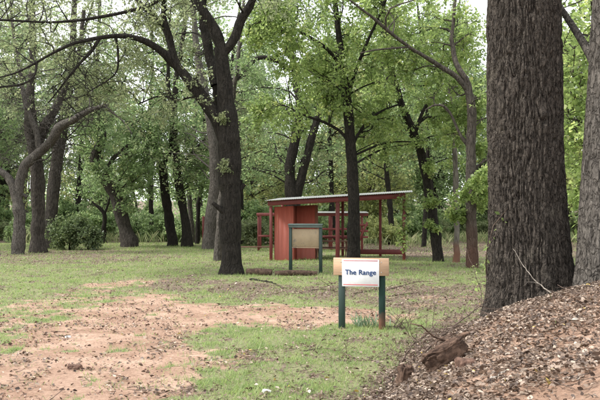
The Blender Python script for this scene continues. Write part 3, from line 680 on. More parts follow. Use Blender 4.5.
    hh = g.uniform(.25, .85, N)*(.6+.8*n2(Xw, Yw, .3, 72)); z = ground(Xw, Yw); a = g.rand(N)*6.28
    b = np.stack([Xw, Yw, z], 1); lean = np.stack([np.cos(a), np.sin(a), np.zeros(N)], 1)*(hh*g.uniform(.1, .9, N))[:, None]
    sd = np.stack([-np.sin(a), np.cos(a), np.zeros(N)], 1)*.012
    v = np.stack([b-sd, b+sd, b+lean*.4+sd*.9+np.array([0, 0, 1])*hh[:, None]*.6, b+lean+np.array([0, 0, 1])*hh[:, None]], 1)
    mb = MB(); mb.add(v.reshape(-1, 3), np.arange(N*4).reshape(N, 4), None, np.repeat(g.rand(N), 4))
    tag(mb.build('weeds', WEED), 'tall pale weeds and grasses covering the floor of the wood', 'weeds', kind='stuff')
    # far mass of the wood
    mt = MB(); ml = MB(); g = RS(89)
    n = 520; Ym = g.uniform(104, 125, n); Xm = (g.uniform(-200, 800, n)-300)/F*Ym; zm = 9*g.rand(n)**1.7+.4
    ok = ~((Xm/Ym*F+300 > 60) & (Xm/Ym*F+300 < 145) & (zm > 7)); Xm, Ym, zm = Xm[ok], Ym[ok], zm[ok]; n = len(Xm)
    st = np.stack([Xm, Ym, ground(Xm, Ym)+zm], 1)
    l1 = wander(g, np.repeat(st, 12, 0), g.normal(size=(n*12, 3)), np.full(n*12, 2.6), 4, .2, -.02)
    leaves(ml, g, l1, 14, .42, wid=.36, spread=.8)
    nt_ = 120; Xt = (g.uniform(-200, 800, nt_)-300)/F*112; st = np.stack([Xt, g.uniform(104, 122, nt_), np.zeros(nt_)], 1); st[:, 2] = ground(st[:, 0], st[:, 1])-.2
    tt = wander(g, st, np.tile([0, 0, 1.], (nt_, 1)), np.full(nt_, 12.), 7, .08, 0)
    e = tag(ml.build('far_wood', LF_BG), 'far off wood closing the view behind the trees', 'wood', kind='stuff')
    btube(mt, tt, np.linspace(.22, .08, 8)[None, :]*np.ones((nt_, 1)), 6); mt.build('trunks', BK_DARK, e, smooth=True)['kind'] = 'stuff'

# ------------------------------------------------------------------ ground
def warpf(X, Y):
    a = (n2(X, Y, .8, 31, 5)-.5)*1.5; b = (n2(X, Y, .8, 40, 5)-.5)*1.5
    return X/Y*10+a, np.log(Y)*10+b
def poly_mask(WP, px, soft):
    """soft mask of a ground polygon (corner list) in a log-depth space"""
    pts = np.array([[(x-300)/F*(CAMH*F/(y-HOR)), CAMH*F/(y-HOR)] for x, y in px])
    gx, gy = WP; qx, qy = pts[:, 0]/pts[:, 1]*10, np.log(pts[:, 1])*10
    ins = np.zeros(gx.shape, bool); dist = np.full(gx.shape, 1e9); n = len(px)
    for i in range(n):
        x0, y0, x1, y1 = qx[i], qy[i], qx[(i+1) % n], qy[(i+1) % n]
        c = ((y0 > gy) != (y1 > gy)) & (gx < (x1-x0)*(gy-y0)/(y1-y0+1e-12)+x0); ins ^= c
        L2 = (x1-x0)**2+(y1-y0)**2+1e-12; t = np.clip(((gx-x0)*(x1-x0)+(gy-y0)*(y1-y0))/L2, 0, 1)
        dist = np.minimum(dist, np.hypot(gx-x0-t*(x1-x0), gy-y0-t*(y1-y0)))
    return sstep(-soft, soft, np.where(ins, dist, -dist))
SOIL = [(-160, 800), (-160, 356), (0, 346), (28, 332), (50, 312), (90, 306), (120, 296), (150, 292), (180, 298), (225, 307), (290, 304), (340, 305), (385, 309), (400, 318), (370, 326), (330, 329), (270, 326), (215, 329), (192, 342), (215, 350), (240, 358), (215, 372), (175, 392), (150, 420), (100, 800)]
SOIL2 = [(70, 286), (100, 279), (150, 277), (165, 282), (105, 289)]
SOIL3 = [(350, 290), (430, 289), (490, 298), (490, 320), (425, 324), (380, 306)]
SOIL4 = [(-100, 320), (20, 298), (70, 288), (140, 292), (120, 312), (60, 330), (0, 352), (-100, 356)]
LIT1 = [(100, 281), (150, 274), (200, 274), (260, 280), (300, 284), (400, 284), (500, 280), (520, 320), (430, 325), (400, 312), (345, 302), (290, 301), (225, 304), (180, 294), (120, 290)]
LIT2 = [(-200, 252), (60, 250), (150, 251), (190, 256), (160, 262), (90, 264), (-200, 266)]
LIT3 = [(-400, 243), (200, 242), (300, 246), (420, 258), (520, 259), (1200, 258), (1200, 216), (-400, 216)]
def masks(X, Y):
    Yc = np.maximum(Y, 2.0); WP = warpf(X, Yc)
    fd = foot_d(X, Y); fine = n2(X, Y, 5.5, 61, 3)-.5; med = n2(X, Y, 1.6, 62, 3)-.5
    mound = sstep(-.25, .15, fd+fine*.5)
    soil = np.maximum.reduce([poly_mask(WP, SOIL, .9), poly_mask(WP, SOIL2, .3)*.8, poly_mask(WP, SOIL3, .8)*.5, poly_mask(WP, SOIL4, .7)*.55])
    soil = sstep(.22, .82, soil+fine*1.5+med*1.3-.03)
    lit = np.maximum.reduce([poly_mask(WP, LIT1, .7)*.68, poly_mask(WP, LIT2, .2)*.62, poly_mask(WP, LIT3, .1)*.8, .43+0*X])
    lit = sstep(.28, .80, lit+fine*.7+med*.9)
    lit = np.maximum(lit, sstep(-.9, .1, fd+med*.9)*.95)
    bare = mound*sstep(.45, 1.25, fd+med*1.4)*sstep(10.0, 8.6, Y+med*2)   # trodden red earth on the bank
    lit = lit*(1-bare*.55)
    soil = np.maximum(soil*(1-lit*.5), bare*.60)
    grass = np.clip((1-soil*1.1)*(1-lit*.75), 0, 1)*(1-mound*.97)
    grass *= .35+.65*sstep(.40, .60, n2(X, Y, 3.2, 45, 3))
    return soil, lit, grass, mound
def make_ground():
    def axis(lo, a, b, hi, st, gr):
        m = list(np.arange(a, b, st)); s = st; v = b
        while v < hi: m.append(v); s *= gr; v += s
        m.append(hi); s = st; v = a-st; f = []
        while v > lo: f.append(v); s *= gr; v -= s
        f.append(lo); return np.array(f[::-1]+m)
    xs = axis(-400, -8, 7, 400, .075, 1.035); ys = axis(-40, 4.2, 19, 600, .075, 1.03)
    X, Y = np.meshgrid(xs, ys); Z = ground(X, Y)
    soil, lit, grass, mound = masks(X, Y)
    Z = Z+np.where(Y < 26, 1, 0)*((n2(X, Y, 6, 3, 3)-.5)*.022*(1+mound*2.5)+(n2(X, Y, 3, 4, 3)-.5)*.055*soil)
    nx, ny = len(xs), len(ys)
    i, j = np.meshgrid(np.arange(ny-1), np.arange(nx-1), indexing='ij')
    q = np.stack([i*nx+j, i*nx+j+1, (i+1)*nx+j+1, (i+1)*nx+j], -1).reshape(-1, 4)
    mb = MB(); mb.add(np.stack([X, Y, Z], -1).reshape(-1, 3), q)
    m, nt, N, L = mat('ground_mix')
    def att(n): a = N.new('ShaderNodeAttribute'); a.attribute_name = n; return a.outputs['Fac']
    tc = N.new('ShaderNodeTexCoord')
    def noise(s, d=6, r=.6):
        n = N.new('ShaderNodeTexNoise'); n.inputs['Scale'].default_value = s; n.inputs['Detail'].default_value = d; n.inputs['Roughness'].default_value = r
        L.new(tc.outputs['Object'], n.inputs['Vector']); return n.outputs['Fac']
    def mix(f, a, b):
        x = N.new('ShaderNodeMixRGB')
        if isinstance(f, float): x.inputs[0].default_value = f
        else: L.new(f, x.inputs[0])
        L.new(a, x.inputs[1]); L.new(b, x.inputs[2]); return x.outputs[0]
    nf, nm, nc = noise(22, 8, .75), noise(4, 6, .7), noise(1.1)
    rs = ramp(N, [(.30, (.27, .165, .12)), (.5, (.42, .27, .20)), (.72, (.54, .39, .305))]); L.new(nm, rs.inputs[0])
    rs2 = ramp(N, [(.36, (.15, .095, .065)), (.62, (.52, .385, .29))]); L.new(nf, rs2.inputs[0])
    soilc = mix(.5, rs.outputs[0], rs2.outputs[0])
    rd = ramp(N, [(.42, (.66, .60, .56)), (.60, (1, 1, 1))]); L.new(nc, rd.inputs[0])
    ml_ = N.new('ShaderNodeMixRGB'); ml_.blend_type = 'MULTIPLY'; ml_.inputs[0].default_value = .8; L.new(soilc, ml_.inputs[1]); L.new(rd.outputs[0], ml_.inputs[2]); soilc = ml_.outputs[0]
    rl = ramp(N, [(.3, (.06, .042, .034)), (.5, (.15, .11, .085)), (.7, (.28, .22, .18))]); L.new(nf, rl.inputs[0])
    rgr = ramp(N, [(.3, (.10, .10, .055)), (.5, (.19, .19, .10)), (.7, (.31, .28, .18))]); L.new(nf, rgr.inputs[0])
    def edge(at_, nn, lo=.35, hi=.65, k=.9):
        a = N.new('ShaderNodeMath'); a.operation = 'MULTIPLY_ADD'; L.new(nn, a.inputs[0]); a.inputs[1].default_value = k; 
        s = N.new('ShaderNodeMath'); s.operation = 'SUBTRACT'; L.new(at_, s.inputs[0]); s.inputs[1].default_value = k*.5
        L.new(s.outputs[0], a.inputs[2])
        r = N.new('ShaderNodeMapRange'); r.interpolation_type = 'SMOOTHSTEP'; r.inputs['From Min'].default_value = lo; r.inputs['From Max'].default_value = hi
        L.new(a.outputs[0], r.inputs['Value']); return r.outputs[0]
    c = mix(edge(att('litter'), nf), rgr.outputs[0], rl.outputs[0])
    c = mix(edge(att('soil'), nm, .3, .62, .8), c, soilc)
    p = N.new('ShaderNodeBsdfPrincipled'); p.inputs['Roughness'].default_value = .95; p.inputs['Specular IOR Level'].default_value = .15; L.new(c, p.inputs['Base Color'])
    b = N.new('ShaderNodeBump'); b.inputs['Strength'].default_value = .9; b.inputs['Distance'].default_value = .025; L.new(nf, b.inputs['Height'])
    b2 = N.new('ShaderNodeBump'); b2.inputs['Strength'].default_value = .5; b2.inputs['Distance'].default_value = .04; L.new(nm, b2.inputs['Height']); L.new(b2.outputs[0], b.inputs['Normal'])
    L.new(b.outputs[0], p.inputs['Normal']); out(nt, p.outputs[0])
    o = mb.build('ground', m, smooth=True)
    for nme, arr in (('soil', np.maximum(soil, 0)), ('litter', np.maximum(lit, mound))):
        a = o.data.attributes.new(nme, 'FLOAT', 'POINT'); a.data.foreach_set('value', arr.astype(np.float32).ravel())
    tag(o, kind='structure')

def fan(g, N, Y0, Y1, pw=1.0, margin=130):
    """points whose density falls with distance"""
    u = g.rand(N); Y = Y0*(Y1/Y0)**(u**pw)
    X = (g.uniform(-margin, 600+margin, N)-300)/F*Y
    return X, Y
def scatter():
    # grass
    g = RS(301); mb = MB()
    X, Y = fan(g, 700000, 6.2, 52, .95)
    soil, lit, grass, mound = masks(X, Y)
    k = g.rand(len(X)) < grass**1.3; X, Y = X[k], Y[k]; N = len(X)
    z = ground(X, Y); a = g.rand(N)*6.28
    hh = (g.uniform(.014, .050, N)+.05*g.rand(N)**9)*(1+.022*Y)*(.6+.8*n2(X, Y, 1.2, 47)); wd = .0022*(1+.11*Y)
    b = np.stack([X, Y, z-.004], 1); U = np.array([0, 0, 1.])
    ln = np.stack([np.cos(a), np.sin(a), np.zeros(N)], 1)*(hh*g.uniform(.2, 1.8, N))[:, None]
    s = np.stack([-np.sin(a), np.cos(a), np.zeros(N)], 1)*wd[:, None]
    v = np.stack([b-s, b+s, b+ln+U*hh[:, None]], 1)
    r = np.clip(.5*n2(X, Y, 2.2, 48)+.65*g.rand(N)-.1+.25*(1-np.repeat(1, N)), 0, 1)
    mb.add(v.reshape(-1, 3), None, np.arange(N*3).reshape(N, 3), np.repeat(r, 3))
    tag(mb.build('grass', GRASS), 'short patchy green grass growing over the clearing', 'grass', kind='stuff')
    # dead leaves
    def dead(X, Y, size, g, flat=.5):
        N = len(X); z = ground(X, Y); a = g.rand(N)*6.28
        d = np.stack([np.cos(a), np.sin(a), g.normal(0, flat*.5, N)], 1); d /= np.linalg.norm(d, axis=1, keepdims=True)
        n = g.normal(0, flat, (N, 3)); n[:, 2] += 1; s = np.cross(d, n); s /= np.linalg.norm(s, axis=1, keepdims=True); u = np.cross(s, d)
        L = (size*(.55+.8*g.rand(N)))[:, None]; w = L*(.07+.31*g.rand(N)**.7)[:, None]; cu = L*g.uniform(-.05, .28, N)[:, None]
        p = np.stack([X, Y, z+.008+.022*g.rand(N)], 1)-d*L*.5
        v = np.stack([p, p+d*L*.3+s*w+u*cu, p+d*L*.4, p+d*L*.35-s*w+u*cu, p+d*L*.75+s*w*.6+u*cu*1.1, p+d*L*.75-s*w*.6+u*cu*.9, p+d*L+u*cu*.8], 1)
        q = (np.arange(N)*7)[:, None]; Q = np.concatenate([q+np.array([[2, 4, 6, 5]]), q+np.array([[0, 1, 4, 2]]), q+np.array([[0, 2, 5, 3]])])
        return v.reshape(-1, 3), Q
    g = RS(302); X, Y = fan(g, 240000, 5.0, 50, .9)
    soil, lit, grass, mound = masks(X, Y)
    pk = lit**1.2*(.5+.5*mound)*(.35+.65*sstep(.38, .6, n2(X, Y, 2.3, 52)))*1.1+.03; k = g.rand(len(X)) < pk; X, Y = X[k], Y[k]
    v, Q = dead(X, Y, .045*(1+.012*Y), g, .55); mb = MB(); r = g.rand(len(X)); r = np.where(r > .995, 1, r*.955); mb.add(v, Q, None, np.repeat(r, 7))
    # extra on the bank
    Xm = g.uniform(-.6, 5.2, 330000); Ym = g.uniform(2.6, 13, 330000); fd = foot_d(Xm, Ym); s_, l_, gr_, m_ = masks(Xm, Ym)
    k = (g.rand(len(Xm)) < sstep(-.4, .3, fd)*l_*(.25+.75*sstep(.40, .60, n2(Xm, Ym, 1.8, 53)))*.62); Xm, Ym = Xm[k], Ym[k]
    v, Q = dead(Xm, Ym, np.full(len(Xm), .034), g, .9); r = g.rand(len(Xm)); r = np.where(r > .994, 1, r*.955); mb.add(v, Q, None, np.repeat(r, 7))
    tag(mb.build('leaf_litter', LITTER), 'fallen brown and pale leaves strewn over bank and clearing', 'fallen leaves', kind='stuff')
    # crumbs of earth and bark
    g = RS(305); X, Y = fan(g, 60000, 5.0, 26, .7); s_, l_, gr_, m_ = masks(X, Y); k = g.rand(len(X)) < (s_*.75+m_*.3)*sstep(.47, .68, n2(X, Y, 1.6, 58))**1.3; X, Y = X[k], Y[k]; N = len(X)
    c0 = np.stack([X, Y, ground(X, Y)+.004], 1); sz = (.004+.014*g.rand(N)**3)*(1+.03*Y); off = g.normal(size=(N, 5, 3))*.35+np.array([[1, 0, 0], [-.5, .87, 0], [-.5, -.87, 0], [0, 0, .9], [0, 0, -.5]])
    v = c0[:, None]+off*sz[:, None, None]; q = (np.arange(N)*5)[:, None]; Tt = np.concatenate([q+np.array([t_]) for t_ in ((0, 1, 3), (1, 2, 3), (2, 0, 3), (1, 0, 4), (2, 1, 4), (0, 2, 4))])
    mc = MB(); mc.add(v.reshape(-1, 3), None, Tt, np.repeat(g.rand(N), 5))
    tag(mc.build('earth_crumbs', leaf_mat('crumbs', [(0, (.10, .055, .04)), (.5, (.26, .15, .11)), (1, (.48, .34, .27))], .0, .9)), 'crumbs of red earth and bark on the bare path', 'crumbs', kind='stuff')
    # small twigs
    g = RS(303); X, Y = fan(g, 9000, 5.5, 34, .8); s_, l_, gr_, m_ = masks(X, Y); k = g.rand(len(X)) < (.05+l_*.5)*(1-s_*.6); X, Y = X[k], Y[k]; N = len(X)
    a = g.rand(N)*6.28; d = np.stack([np.cos(a), np.sin(a), g.normal(0, .08, N)], 1)
    t = wander(g, np.stack([X, Y, ground(X, Y)+.012], 1), d, g.uniform(.05, .32, N)*(1+m_[k]*.2), 4, .12, 0)
    t[:, :, 2] = np.maximum(t[:, :, 2], ground(t[:, :, 0], t[:, :, 1])+.006)
    mt = MB(); btube(mt, t, np.linspace(1, .5, 5)[None, :]*g.uniform(.002, .006, N)[:, None], 4)
    tag(mt.build('fallen_twigs', TWIG, smooth=True), 'small dead twigs scattered on the ground', 'twigs', kind='stuff')

# ------------------------------------------------------------------ things
def branch(name, label, px, r, material, seed, K=6, L=.35, up_=.1, lift=.015, group=None, air=None, tw=.3):
    g = RS(seed); rows = []
    for k, q in enumerate(px):
        p = G(q[0], q[1], lift); 
        if air: p = P(q[0], q[1], air if len(q) < 3 else q[2])
        rows.append([*p, r*(1-.7*k/(len(px)-1))])
    l = spline(rows, 22); l[1:-1, :3] += g.normal(0, r*.5, (20, 3))
    if not air: l[:, 2] = np.maximum(l[:, 2], ground(l[:, 0], l[:, 1])+r*.4)
    mb = MB(); btube(mb, l[None, :, :3], l[None, :, 3], 9, seed, .15, 25, cap=True)
    if K:
        p, d, t = kids(g, l[None, :, :3], K, .2, .8); d[:, 2] = np.abs(d[:, 2])*up_*3+.05
        k1 = wander(g, p, d, L*(.5+g.rand(len(p))), 6, .16, -.02); btube(mb, k1, np.linspace(1, .4, 7)[None, :]*np.full((len(p), 1), r*.38), 5)
        p, d, t = kids(g, k1, 3, .2, .8); k2 = wander(g, p, d, L*.4*(.5+g.rand(len(p))), 4, .2, -.02); btube(mb, k2, np.linspace(1, .5, 5)[None, :]*np.full((len(p), 1), r*.2), 4)
    o = mb.build(name, material, None, l[0, :3], smooth=True); return tag(o, label, 'branch' if 'log' not in name else 'log', group)

def sign():
    c = G(361.7, 329); Yc = c[1]; rz = -.22; cz_ = math.cos(rz)
    e = empty('range_sign', (c[0], c[1], c[2]), 'white sign reading The Range on a tan board between two dark green posts', 'sign', None, rz)
    L = 39.5/F*Yc/cz_; zt = lambda y: CAMH-(y-HOR)/F*Yc-c[2]
    for s, m_, h in ((-1, GREEN, zt(262)), (1, GREEN_SOILED, zt(262))):
        mb = MB(); mb.box((s*L/2, .02, (h-.35)/2), (.10, .10, h+.35), bev=.006)
        o = mb.build('post', m_, e)
        if s > 0: o['label'] = 'green post stained red with soil at its foot'
    w = 54.2/F*Yc/cz_; mid = (334.4+388.6)/2; x0 = (mid-361.7)/F*Yc
    mb = MB(); z0, z1 = zt(275.3), zt(257.8); mb.box((x0, -.052, (z0+z1)/2), (w, .04, z1-z0), bev=.004); mb.build('board', TAN, e)
    w = 36.2/F*Yc/cz_; xs = (361.2-361.7)/F*Yc; z0, z1 = zt(286.2), zt(259.2)
    mb = MB(); mb.box((xs, -.078, (z0+z1)/2), (w, .008, z1-z0), bev=.001); panel = mb.build('sign_panel', WHITE, e)
    for zz, nm in ((z1-.020, 'top'), (z0+.030, 'bottom')):
        mb = MB(); mb.box((xs, -.0835, zz), (w*.93, .002, .013), bev=.0003); mb.build('stripe', LRED, panel)
    cu = bpy.data.curves.new('lettering', 'FONT'); cu.body = 'The Range'; cu.size = .155; cu.extrude = .0015; cu.offset = 0; cu.align_x = 'CENTER'; cu.align_y = 'CENTER'; cu.space_character = 1.04
    to = bpy.data.objects.new('tmp_text', cu); C.objects.link(to); bpy.context.view_layer.update()
    dg = bpy.context.evaluated_depsgraph_get(); me = bpy.data.meshes.new_from_object(to.evaluated_get(dg)); bpy.data.objects.remove(to)
    co = np.zeros(len(me.vertices)*3, np.float32); me.vertices.foreach_get('co', co); co = co.reshape(-1, 3)
    wx = co[:, 0].max()-co[:, 0].min(); sc = (w*.83)/wx
    # slab feet on the letters are drawn by a slightly condensed bold cut
    co[:, 0] = (co[:, 0]-(co[:, 0].max()+co[:, 0].min())/2)*sc; co[:, 1] = (co[:, 1]-(co[:, 1].max()+co[:, 1].min())/2)*sc
    new = np.stack([co[:, 0]+xs, -.0845-co[:, 2], co[:, 1]+(z0+z1)/2+.0], 1).astype(np.float32)
    tri = []; me.calc_loop_triangles()
    for t_ in me.loop_triangles: tri.append(list(t_.vertices))
    tri = np.array(tri); hi_ = new[tri][:, :, 0].max(1); lo_ = new[tri][:, :, 0].min(1)
    grid = np.linspace(lo_.min(), hi_.max(), 400); free = np.array([not ((lo_ < q_) & (hi_ > q_)).any() for q_ in grid]); free[[0, -1]] = False
    best = (0, 0); run = 0
    for k_ in range(400):
        run = run+1 if free[k_] else 0
        if run > best[0]: best = (run, k_)
    cut = grid[best[1]-best[0]//2]
    for side in (hi_ < cut, lo_ > cut):
        mb = MB()
        for k_, (dx, dz) in enumerate(((-.0042, 0), (-.0021, .0018), (0, 0), (.0021, -.0018), (.0042, 0), (0, .0025), (0, -.0025))): mb.add(new+np.array([dx, -.0005*k_, dz]), None, tri[side])
        mb.build('word', NAVY, panel)
    # screws
    for s in (-1, 1):
        for zz in (zt(262), zt(272)):
            mb = MB(); mb.box((s*(L/2), -.0735, zz), (.014, .004, .014), bev=.002); mb.build('bolt', ROOF, e)
    # long leaved clump
    g = RS(401); base = G(366, 327); N = 46; mb = MB()
    p0 = base+np.stack([g.normal(0, .13, N), g.normal(0, .05, N), np.zeros(N)], 1); a = g.rand(N)*6.28
    d = np.stack([np.cos(a)*.5, np.sin(a)*.5, np.full(N, 1.)], 1); l = wander(g, p0, d, g.uniform(.12, .34, N), 5, .05, -.14)
    sd = np.stack([-np.sin(a), np.cos(a), np.zeros(N)], 1)[:, None, :]*np.array([.009, .011, .011, .009, .006, .001])[None, :, None]
    v = np.stack([l-sd, l+sd], 2).reshape(-1, 3); q = []
    for k in range(N):
        for i in range(5): o_ = k*12+i*2; q.append([o_, o_+1, o_+3, o_+2])
    mb.add(v, q, None, np.repeat(g.rand(N)*.5, 12)); tag(mb.build('grass_clump', leaf_mat('clump_leaf', [(0, (.13, .19, .11)), (1, (.27, .34, .2))], .3), None, base), 'clump of long blue green grass blades growing between the sign posts', 'grass clump')

def kiosk():
    c = G(305.6, 272.8); Y = c[1]; rz = -.3; L = 30/F*Y/math.cos(rz)
    zt = lambda y: CAMH-(y-HOR)/F*Y-c[2]
    e = empty('notice_board', tuple(c), 'weathered tan notice board on dark green posts in front of the red closet', 'notice board', None, rz)
    for s in (-1, 1):
        mb = MB(); h = zt(226); mb.box((s*L/2, 0, (h-.3)/2), (.095, .095, h+.3)); mb.build('post', GREEN, e)
    z0, z1 = zt(247), zt(229)
    mb = MB(); mb.box((0, -.0, (z0+z1)/2), (L-.10, .03, z1-z0-.0)); mb.build('board', TAN2, e)
    f = MB(); f.box((0, -.022, z0-.02), (L-.1, .03, .03)); f.build('ledge', TAN2, e)
    if 0: f.box((0, -.022, z1-.02), (L-.1, .05, .05)); f.box((0, -.022, z0-.005), (L-.1, .05, .045)); f.build('frame', GREEN, e)
    r = MB(); r.box((0, -.02, zt(226.2)), (L+.10, .12, .10)); r.box((0, -.02, zt(224.4)), (L+.14, .18, .022), rx=.15); r.build('cap', CAPG, e)

def shelter():
    A = np.array([(271-300)/F*33.0, 33.0]); B = np.array([(404-300)/F*32.3, 32.3]); d = B-A; L = float(np.hypot(*d)); rz = math.atan2(d[1], d[0])
    z0 = float(ground(A[0], A[1]))
    e = empty('red_shelter', (A[0], A[1], 0), 'open red timber shelter with a metal roof and a red closet at its left end', 'shelter', None, rz)
    D = 3.2; zb = -.3
    fl, fr = 2.20, 2.50            # underside of the front fascia left / right
    rise = .15
    def top(x): return fl+(fr-fl)*x/L
    for x, y in ((0, 0), ((338.5-271)/24.5, 0), (L, 0), (.0, D), (L*.5, D), ((369.5-271)/22.4, D-.1), (L, D)):
        w = .16 if (x > 1 and x < 4 and y == 0) else .115
        mb = MB(); h = top(x)+rise*y/D+.03; mb.box((x, y, (h+zb)/2), (w, w, h-zb)); mb.build('post', RED, e)
    mb = MB(); mb.beam((-.12, -.09, fl+.13), (L+.05, -.09, fr+.13), .05, .19); mb.build('fascia', RED, e)
    mb = MB(); mb.beam((-.12, D+.09, fl+.13+rise), (L+.05, D+.09, fr+.13+rise), .05, .2); mb.build('fascia', RED, e)
    for x in np.linspace(.35, L-.4, 7):
        mb = MB(); mb.beam((x, -.06, top(x)+.13), (x, D+.06, top(x)+.13+rise), .045, .13); mb.build('rafter', RED, e)
    # corrugated sheet
    n = 420; x = np.linspace(-.22, L+.35, n); rows = np.array([-.28, D*.5, D+.25])
    X, Yv = np.meshgrid(x, rows); Z = fl+.27+(fr-fl)*X/L+rise*(Yv+.1)/D+.008*np.sin(X*2*np.pi/.09)
    v1 = np.stack([X, Yv, Z], -1).reshape(-1, 3); v2 = v1-np.array([0, 0, .012])
    i, j = np.meshgrid(np.arange(2), np.arange(n-1), indexing='ij'); q = np.stack([i*n+j, i*n+j+1, (i+1)*n+j+1, (i+1)*n+j], -1).reshape(-1, 4)
    ed = np.stack([np.arange(n-1), np.arange(n-1)+3*n, np.arange(1, n)+3*n, np.arange(1, n)], 1)
    mb = MB(); mb.add(np.vstack([v1, v2]), np.vstack([q, q[:, ::-1]+3*n, ed])); mb.build('roof', ROOF, e)
    # closet
    x0, x1, x2 = .16, .93, 1.74; hh = 2.16
    def siding(xa, ya, xb, yb, h, nm, m_=RED_PANEL):
        n = 90; t = np.linspace(0, 1, n); LL = math.hypot(xb-xa, yb-ya); nx, ny = (yb-ya)/LL, -(xb-xa)/LL
        off = .003*np.sign(np.sin(t*LL*2*np.pi/.2))*np.clip(np.abs(np.sin(t*LL*2*np.pi/.2))*3, 0, 1)
        px = xa+(xb-xa)*t+nx*off; py = ya+(yb-ya)*t+ny*off
        hb = -.15
        fr_ = np.concatenate([np.stack([px, py, np.full(n, hb)], 1), np.stack([px, py, top(px)-.015 if h is None else np.full(n, h)], 1)])
        bk = fr_-np.array([nx*.03, ny*.03, 0]); k = np.arange(n-1)
        Q = np.vstack([np.stack([k, k+1, n+k+1, n+k], 1), np.stack([k, k+1, n+k+1, n+k], 1)[:, ::-1]+2*n, np.stack([n+k, n+k+1, 3*n+k+1, 3*n+k], 1), [[0, n, 3*n, 2*n], [n-1, 3*n-1, 4*n-1, 2*n-1]]])
        mb = MB(); mb.add(np.vstack([fr_, bk]), Q); return mb.build(nm, m_, e)
    siding(x0, .02, x1, .02, None, 'closet_wall'); siding(x1, .05, x1, 1.25, None, 'closet_wall'); siding(x1+.02, .75, x2, .75, None, 'closet_wall')
    siding(x2, .78, x2, 1.9, None, 'closet_wall'); siding(x0, 1.9, x2, 1.9, None, 'closet_wall'); siding(x0, .05, x0, 1.88, None, 'closet_wall')
    # low back rail and shooting bench
    mb = MB(); mb.beam((3.35, D-.15, .22), (L, D-.15, .22), .05, .22); mb.build('rail', RED, e)
    mb = MB(); mb.beam((1.9, D-.15, .85), (L*.62, D-.15, .85), .05, .10); mb.build('rail', RED, e)
    # picnic table stands under it
    c = P(332, 255, 34.3); gz = float(ground(c[0], c[1])); t = empty('picnic_table', (c[0], c[1], gz), 'brown wooden picnic table with benches standing under the red shelter', 'table', None, rz)
    mb = MB()
    for k in range(5): mb.box((0, -.3+k*.15, .74), (1.7, .14, .04))
    mb.build('tabletop', TABLE, t)
    for s in (-1, 1):
        mb = MB(); mb.box((0, s*.68, .44), (1.7, .25, .04)); mb.build('seat', TABLE, t)
        for q in (-1, 1):
            mb = MB(); mb.beam((q*.62, s*.55, -.02), (q*.62, s*.18, .72), .04, .10); mb.build('leg', TABLE, t)
        mb = MB(); mb.beam((s*.66, -.75, .39), (s*.66, .75, .39), .04, .09); mb.build('brace', TABLE, t)
    # vine on the right post
    g = RS(411); px = L; ml = MB(); mt = MB()
    wp = lambda x, y, z: np.array([A[0]+math.cos(rz)*x-math.sin(rz)*y, A[1]+math.sin(rz)*x+math.cos(rz)*y, z])
    tt = np.linspace(0, 1, 30); l = np.array([wp(L+.09*math.cos(9*t_), -.09*abs(math.sin(9*t_))-.07, 2.7*t_) for t_ in tt]); btube(mt, l[None], np.full((1, 30), .012), 6)
    p, dd, _ = kids(g, l[None], 60, .1, 1.2); keep = np.array([(.55 < q[2] < 1.35) or q[2] > 2.05 or g.rand() < .25 for q in p]); p, dd = p[keep], dd[keep]
    l2 = wander(g, p, dd, np.full(len(p), .28), 4, .25, -.12); btube(mt, l2, np.full((len(p), 5), .004), 3); leaves(ml, g, l2, 9, .12, wid=.42)
    b0 = wp(L, -.1, 0); v = empty('climbing_vine', tuple(b0), 'bright green vine climbing the right front post of the red shelter', 'vine'); mt.build('stem', TWIG, v, b0, smooth=True); ml.build('foliage', LF_BRIGHT, v, b0)

def rear_frame():
    Y = 41.5; s = F/Y; z = lambda y: CAMH-(y-HOR)/s; X = lambda x: (x-300)/s
    e = empty('rear_red_frame', (X(258.5), Y, 0), 'low red post and rail frame with a pale board top behind the red shelter', 'frame')
    bx = X(258.5); w = X(366)-bx
    for x in (258.5, 317, 331.5, 343, 362):
        mb = MB(); x_ = X(x)-bx; mb.box((x_, 0, z(213.5)/2-.1), (.11, .11, z(213.5)+.2)); mb.build('post', RED, e)
    for x in (258.5, 290, 331, 362):
        mb = MB(); x_ = X(x)-bx; mb.box((x_, 2.0, z(213.5)/2-.1), (.11, .11, z(213.5)+.2)); mb.build('post', RED, e)
    mb = MB(); mb.box((w/2, -.09, z(214.4)), (w+.2, .05, .16)); mb.build('beam', RED, e)
    mb = MB(); mb.box(((X(312)+X(368))/2-bx, .5, z(212.2)), (X(368)-X(312), 1.5, .04), rx=.04); mb.build('roof', ROOF, e)
    for a, b, y, yy in ((315, 350, 229, -.085), (320, 350, 236.5, -.085), (258.5, 272, 236, -.085), (358, 368, 225, -.085), (358, 368, 231, -.085), (358, 368, 237, -.085)):
        mb = MB(); mb.box(((X(a)+X(b))/2-bx, yy, z(y)), (X(b)-X(a), .045, .11)); mb.build('rail', RED, e)
    mb = MB(); a = X(359)-bx; mb.beam((a, -.13, z(241)), (a+.42, -.13, z(222)), .04, .1); mb.build('brace', RED, e)
    p = P(255, 248, 41.0); g0 = float(ground(p[0], p[1]))
    b = empty('low_bench', (p[0], p[1], g0), 'long low dark red bench left of the red shelter', 'bench')
    mb = MB(); mb.box((0, 0, .22), (1.9, .28, .05)); mb.build('seat', TABLE, b)
    for s_ in (-1, 1): mb = MB(); mb.box((s_*.78, 0, .08), (.08, .24, .23)); mb.build('leg', TABLE, b)
    p = P(203.5, 240, 49); g0 = float(ground(p[0], p[1]))
    mb = MB(); mb.box((0, 0, .75), (.15, .15, 2.0)); o = mb.build('red_post', RED); o.location = (p[0], p[1], g0); tag(o, 'lone red timber post standing among the trunks at the wood edge', 'post')

